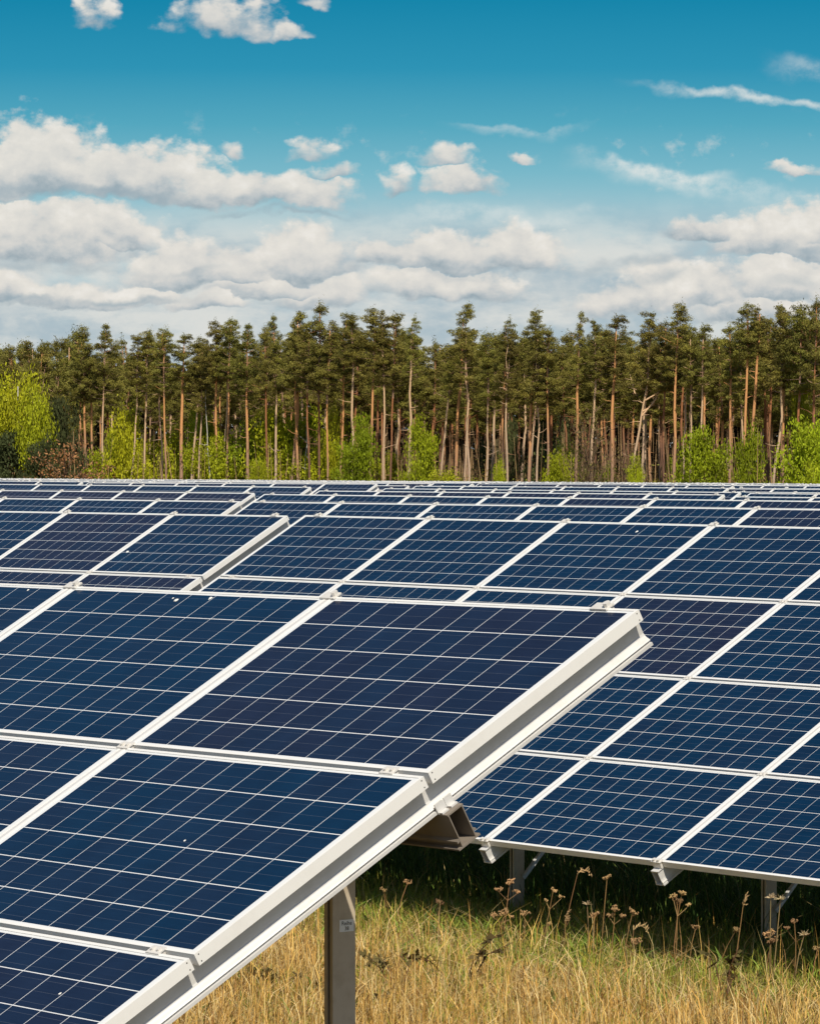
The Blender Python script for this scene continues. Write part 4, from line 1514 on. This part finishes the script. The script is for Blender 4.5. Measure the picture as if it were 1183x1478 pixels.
def wildflower(px, py, fy, kind, label, fx=None):
    fx = px if fx is None else fx
    edge = YH + FPX * ZC * (H[1] + H[0] * (fx - WPX / 2) / FPX) / 16.42
    X, Y = px_ground(fx, max(fy, edge))
    hx = (px - WPX / 2) / FPX * Y - X
    hz = ZC - (py - YH) / FPX * Y
    rr = random.Random(int(px * 7 + py))
    root = bpy.data.objects.new('dried_wildflower', None)
    COL.objects.link(root)
    root.location = (X, Y, 0)
    tag(root, label, 'dried wildflower', 'dried wildflowers along the shaded edge')
    P0, P1 = Vector((0, 0, -0.02)), Vector((hx, 0, hz))
    side = Vector((rr.uniform(-.03, .03), rr.uniform(-.03, .03), 0))
    pts = [P0, P0.lerp(P1, .35) + side, P0.lerp(P1, .7) + side * 0.7, P1]
    brown = np.array([0.30, 0.17, 0.07]) if kind != 'star' else np.array([0.34, 0.24, 0.11])
    def coloured(mb, base, var):
        tv, tl, tc = [], [], []
        for f in mb.f:
            tv += [mb.v[j] for j in f]
            tl.append(len(f))
            tc += [base * rr.uniform(1 - var, 1 + var)] * len(f)
        return np.array(tv), tl, np.array(tc)
    st = MB()
    st.tube(pts, [0.0035, 0.003, 0.0027, 0.002], 5)
    for _ in range(rr.randint(0, 2)):
        f = rr.uniform(.35, .75)
        a = P0.lerp(P1, f) + side * 0.8
        st.tube([a, a + Vector((rr.uniform(-.05, .05), rr.uniform(-.04, .04), rr.uniform(.02, .07)))], [0.002, 0.001], 4)
    v, l, c = coloured(st, brown, 0.1)
    link('stem', np_mesh('stem', v, l, c, [M['dried']]), root)
    hd = MB()
    if kind in ('umbel', 'umbels'):
        s0 = rr.uniform(0.5, 1.05)
        heads = [(Vector((0, 0, 0)), s0)]
        if kind == 'umbels':
            heads += [(Vector((rr.uniform(-.07, -.03), rr.uniform(-.03, .03), rr.uniform(-.07, -.02))), .75 * s0), (Vector((rr.uniform(.03, .07), rr.uniform(-.03, .03), rr.uniform(-.09, -.03))), .8 * s0 * rr.uniform(0.5, 1))]
        for off, sc_ in heads:
            tilt = Vector((rr.uniform(-.5, .5), rr.uniform(-.5, .5), 0))
            org = P1 + off - Vector((0, 0, 0.028 * sc_))
            if off.length:
                hd.tube([P0.lerp(P1, .72) + side * .7, org], [0.002, 0.0015], 4)
            for _ in range(int(15 * sc_)):
                w, q = rr.uniform(0, 6.28), rr.uniform(0.15, 1) ** 0.6 * 0.034 * sc_
                e = org + Vector((math.cos(w) * q, math.sin(w) * q, rr.uniform(.014, .036) * sc_ + tilt.x * math.cos(w) * q + tilt.y * math.sin(w) * q))
                hd.tube([org, e], [0.0013, 0.001], 3)
                for _ in range(4):
                    b = e + Vector((rr.gauss(0, .005), rr.gauss(0, .005), rr.gauss(0.002, .003)))
                    r = rr.uniform(.0028, .0052)
                    hd.tube([b - Vector((0, 0, r)), b, b + Vector((0, 0, r))], [r * .5, r, r * .4], 5)
        col = np.array([0.38, 0.24, 0.11]) * rr.uniform(0.75, 1.3)
    elif kind == 'star':
        for _ in range(26):
            w = rr.uniform(0, 6.28)
            el = rr.uniform(-.1, 1.0)
            q = rr.uniform(.02, .042)
            e = P1 + Vector((math.cos(w) * q * math.cos(el), math.sin(w) * q * math.cos(el), q * math.sin(el)))
            hd.tube([P1, e], [0.0028, 0.001], 3)
        col = np.array([0.58, 0.46, 0.27])
    else:                                  # drooping or upright grass plume
        bend = Vector((0.09 if kind == 'droop' else 0.015, 0, -0.02 if kind == 'droop' else 0.06))
        for q in range(16):
            f = q / 15
            b = P1 + bend * f + Vector((0, 0, (0.035 * math.sin(f * 3.1)) if kind == 'droop' else 0))
            e = b + Vector((rr.uniform(-.008, .02), rr.uniform(-.01, .01), rr.uniform(-.005, .02)))
            hd.tube([b, e, e + (e - b) * .6], [0.003, 0.004, 0.0008], 4)
        col = np.array([0.52, 0.36, 0.17])
    v, l, c = coloured(hd, col, 0.35)
    link('flower_head', np_mesh('flower_head', v, l, c, [M['dried']]), root)


W_ = [
 (589, 1272, 1345, 'umbel', 'dried round flower head alone in the dark beside the hanging purlin end', 572),
 (553, 1284, 1340, 'umbel', 'low dried stalk closest to the stickered post, against the dark', 548),
 (635, 1302, 1365, 'umbel', 'short dried umbel at the grass edge, before the first back post', 633),
 (735, 1272, 1360, 'umbels', 'tallest dried brown cluster in front of the second row post with brace', 722),
 (727, 1316, 1372, 'umbels', 'dense low dried brown cluster at the foot of the braced post', 722),
 (757, 1318, 1368, 'umbel', 'small dried umbel just past the braced post', 754),
 (798, 1285, 1378, 'umbels', 'flat topped dried umbel with forked stem past the braced post', 776),
 (791, 1334, 1380, 'umbel', 'low dried umbel below the flat topped forked one', 788),
 (815, 1330, 1384, 'plume', 'thin seeded dry plume between flat umbel and pale star head', 812),
 (833, 1262, 1372, 'droop', 'bent dry grass blade arching over the dark shade', 806),
 (847, 1306, 1382, 'star', 'pale star shaped seed head beside the tall middle umbel', 846),
 (876, 1266, 1388, 'umbel', 'tall straight dried umbel in the middle of the dark strip', 867),
 (887, 1311, 1386, 'umbels', 'wide brown umbel below the tall straight one', 876),
 (858, 1320, 1384, 'umbel', 'lower brown umbel touching the pale star seed head', 858),
 (913, 1316, 1386, 'umbel', 'lumpy dried umbel next to the wide brown one', 902),
 (914, 1343, 1390, 'droop', 'pale drooping grass plume curled over the green fringe', 906),
 (918, 1357, 1394, 'umbel', 'low crumbling umbel under the curled pale plume', 916),
 (984, 1288, 1396, 'umbels', 'tall reddish dried cluster on bundled stems below the rail end', 976),
 (977, 1300, 1394, 'umbel', 'second stem of the reddish bundle below the rail end', 972),
 (1004, 1338, 1398, 'umbel', 'dim brown umbel half in shade after the reddish cluster', 1000),
 (1072, 1308, 1402, 'plume', 'slender upright dry spike before the last back post', 1055),
 (1062, 1342, 1404, 'umbel', 'arching brown umbel at the base of the slender spike', 1034),
 (1126, 1298, 1406, 'star', 'large pale star seed head in front of the last post brace', 1114),
 (1112, 1296, 1404, 'star', 'smaller pale star head touching the large one', 1110),
 (1111, 1346, 1406, 'umbel', 'small brown umbel below the two pale star heads', 1110),
 (1114, 1357, 1408, 'umbel', 'lowest brown bud cluster below the two pale star heads', 1113),
 (1146, 1330, 1408, 'umbels', 'forked brown umbel past the last post', 1140),
 (1160, 1350, 1410, 'star', 'small pale star seed head near the edge of the photo', 1150),
 (1180, 1368, 1412, 'umbel', 'dried umbel cut by the edge of the photo', 1172),
]
for px, py, fy, kd, lab, fx in W_:
    wildflower(px, py, fy, kd, lab, fx)


def weed(px, py, seed, label, hgt=0.42, spread=0.32):
    X, Y = px_ground(px, py)
    rr = random.Random(seed)
    root = bpy.data.objects.new('withered_weed', None)
    COL.objects.link(root)
    root.location = (X, Y, 0)
    tag(root, label, 'weed', 'withered dark weeds in the dry grass')
    st, lf = MB(), MB()
    for _ in range(4):
        w = rr.choice((0, 3.14)) + rr.gauss(0, .5)
        e = Vector((math.cos(w) * spread * rr.uniform(.5, 1.3), math.sin(w) * spread * .5, hgt * rr.uniform(.5, 1)))
        m_ = e * 0.5 + Vector((0, 0, hgt * .18))
        st.tube([(0, 0, -0.02), m_, e], [0.0045, 0.0035, 0.002], 5)
        for q in range(9):
            b = m_.lerp(e, rr.uniform(-.2, 1))
            a = Vector((rr.gauss(0, .03), rr.gauss(0, .03), rr.gauss(0, .025)))
            c = Vector((rr.gauss(0, .014), rr.gauss(0, .014), rr.gauss(0, .014)))
            lf.poly([b, b + a * .5 + c, b + a, b + a * .5 - c])
    for nm, mb, base in (('stem', st, (0.16, 0.085, 0.045)), ('leaves', lf, (0.11, 0.085, 0.03))):
        tv, tl, tc = [], [], []
        for f in mb.f:
            tv += [mb.v[j] for j in f]
            tl.append(len(f))
            tc += [np.array(base) * rr.uniform(.6, 1.4)] * len(f)
        link(nm, np_mesh(nm, np.array(tv), tl, np.array(tc), [M['dried']]), root)


weed(668, 1432, 1, 'dark withered bramble arching over the dry grass past the stickered post')
weed(575, 1444, 2, 'withered dark leafed weed close to the stickered post', .3, .2)
weed(398, 1446, 3, 'small dark withered weed in the straw under the end rail', .25, .15)
weed(520, 1462, 4, 'low dark weed at the foot of the stickered post', .2, .2)
weed(1046, 1452, 5, 'thin dark withered stalk in the open dry grass far from the posts', .35, .08)
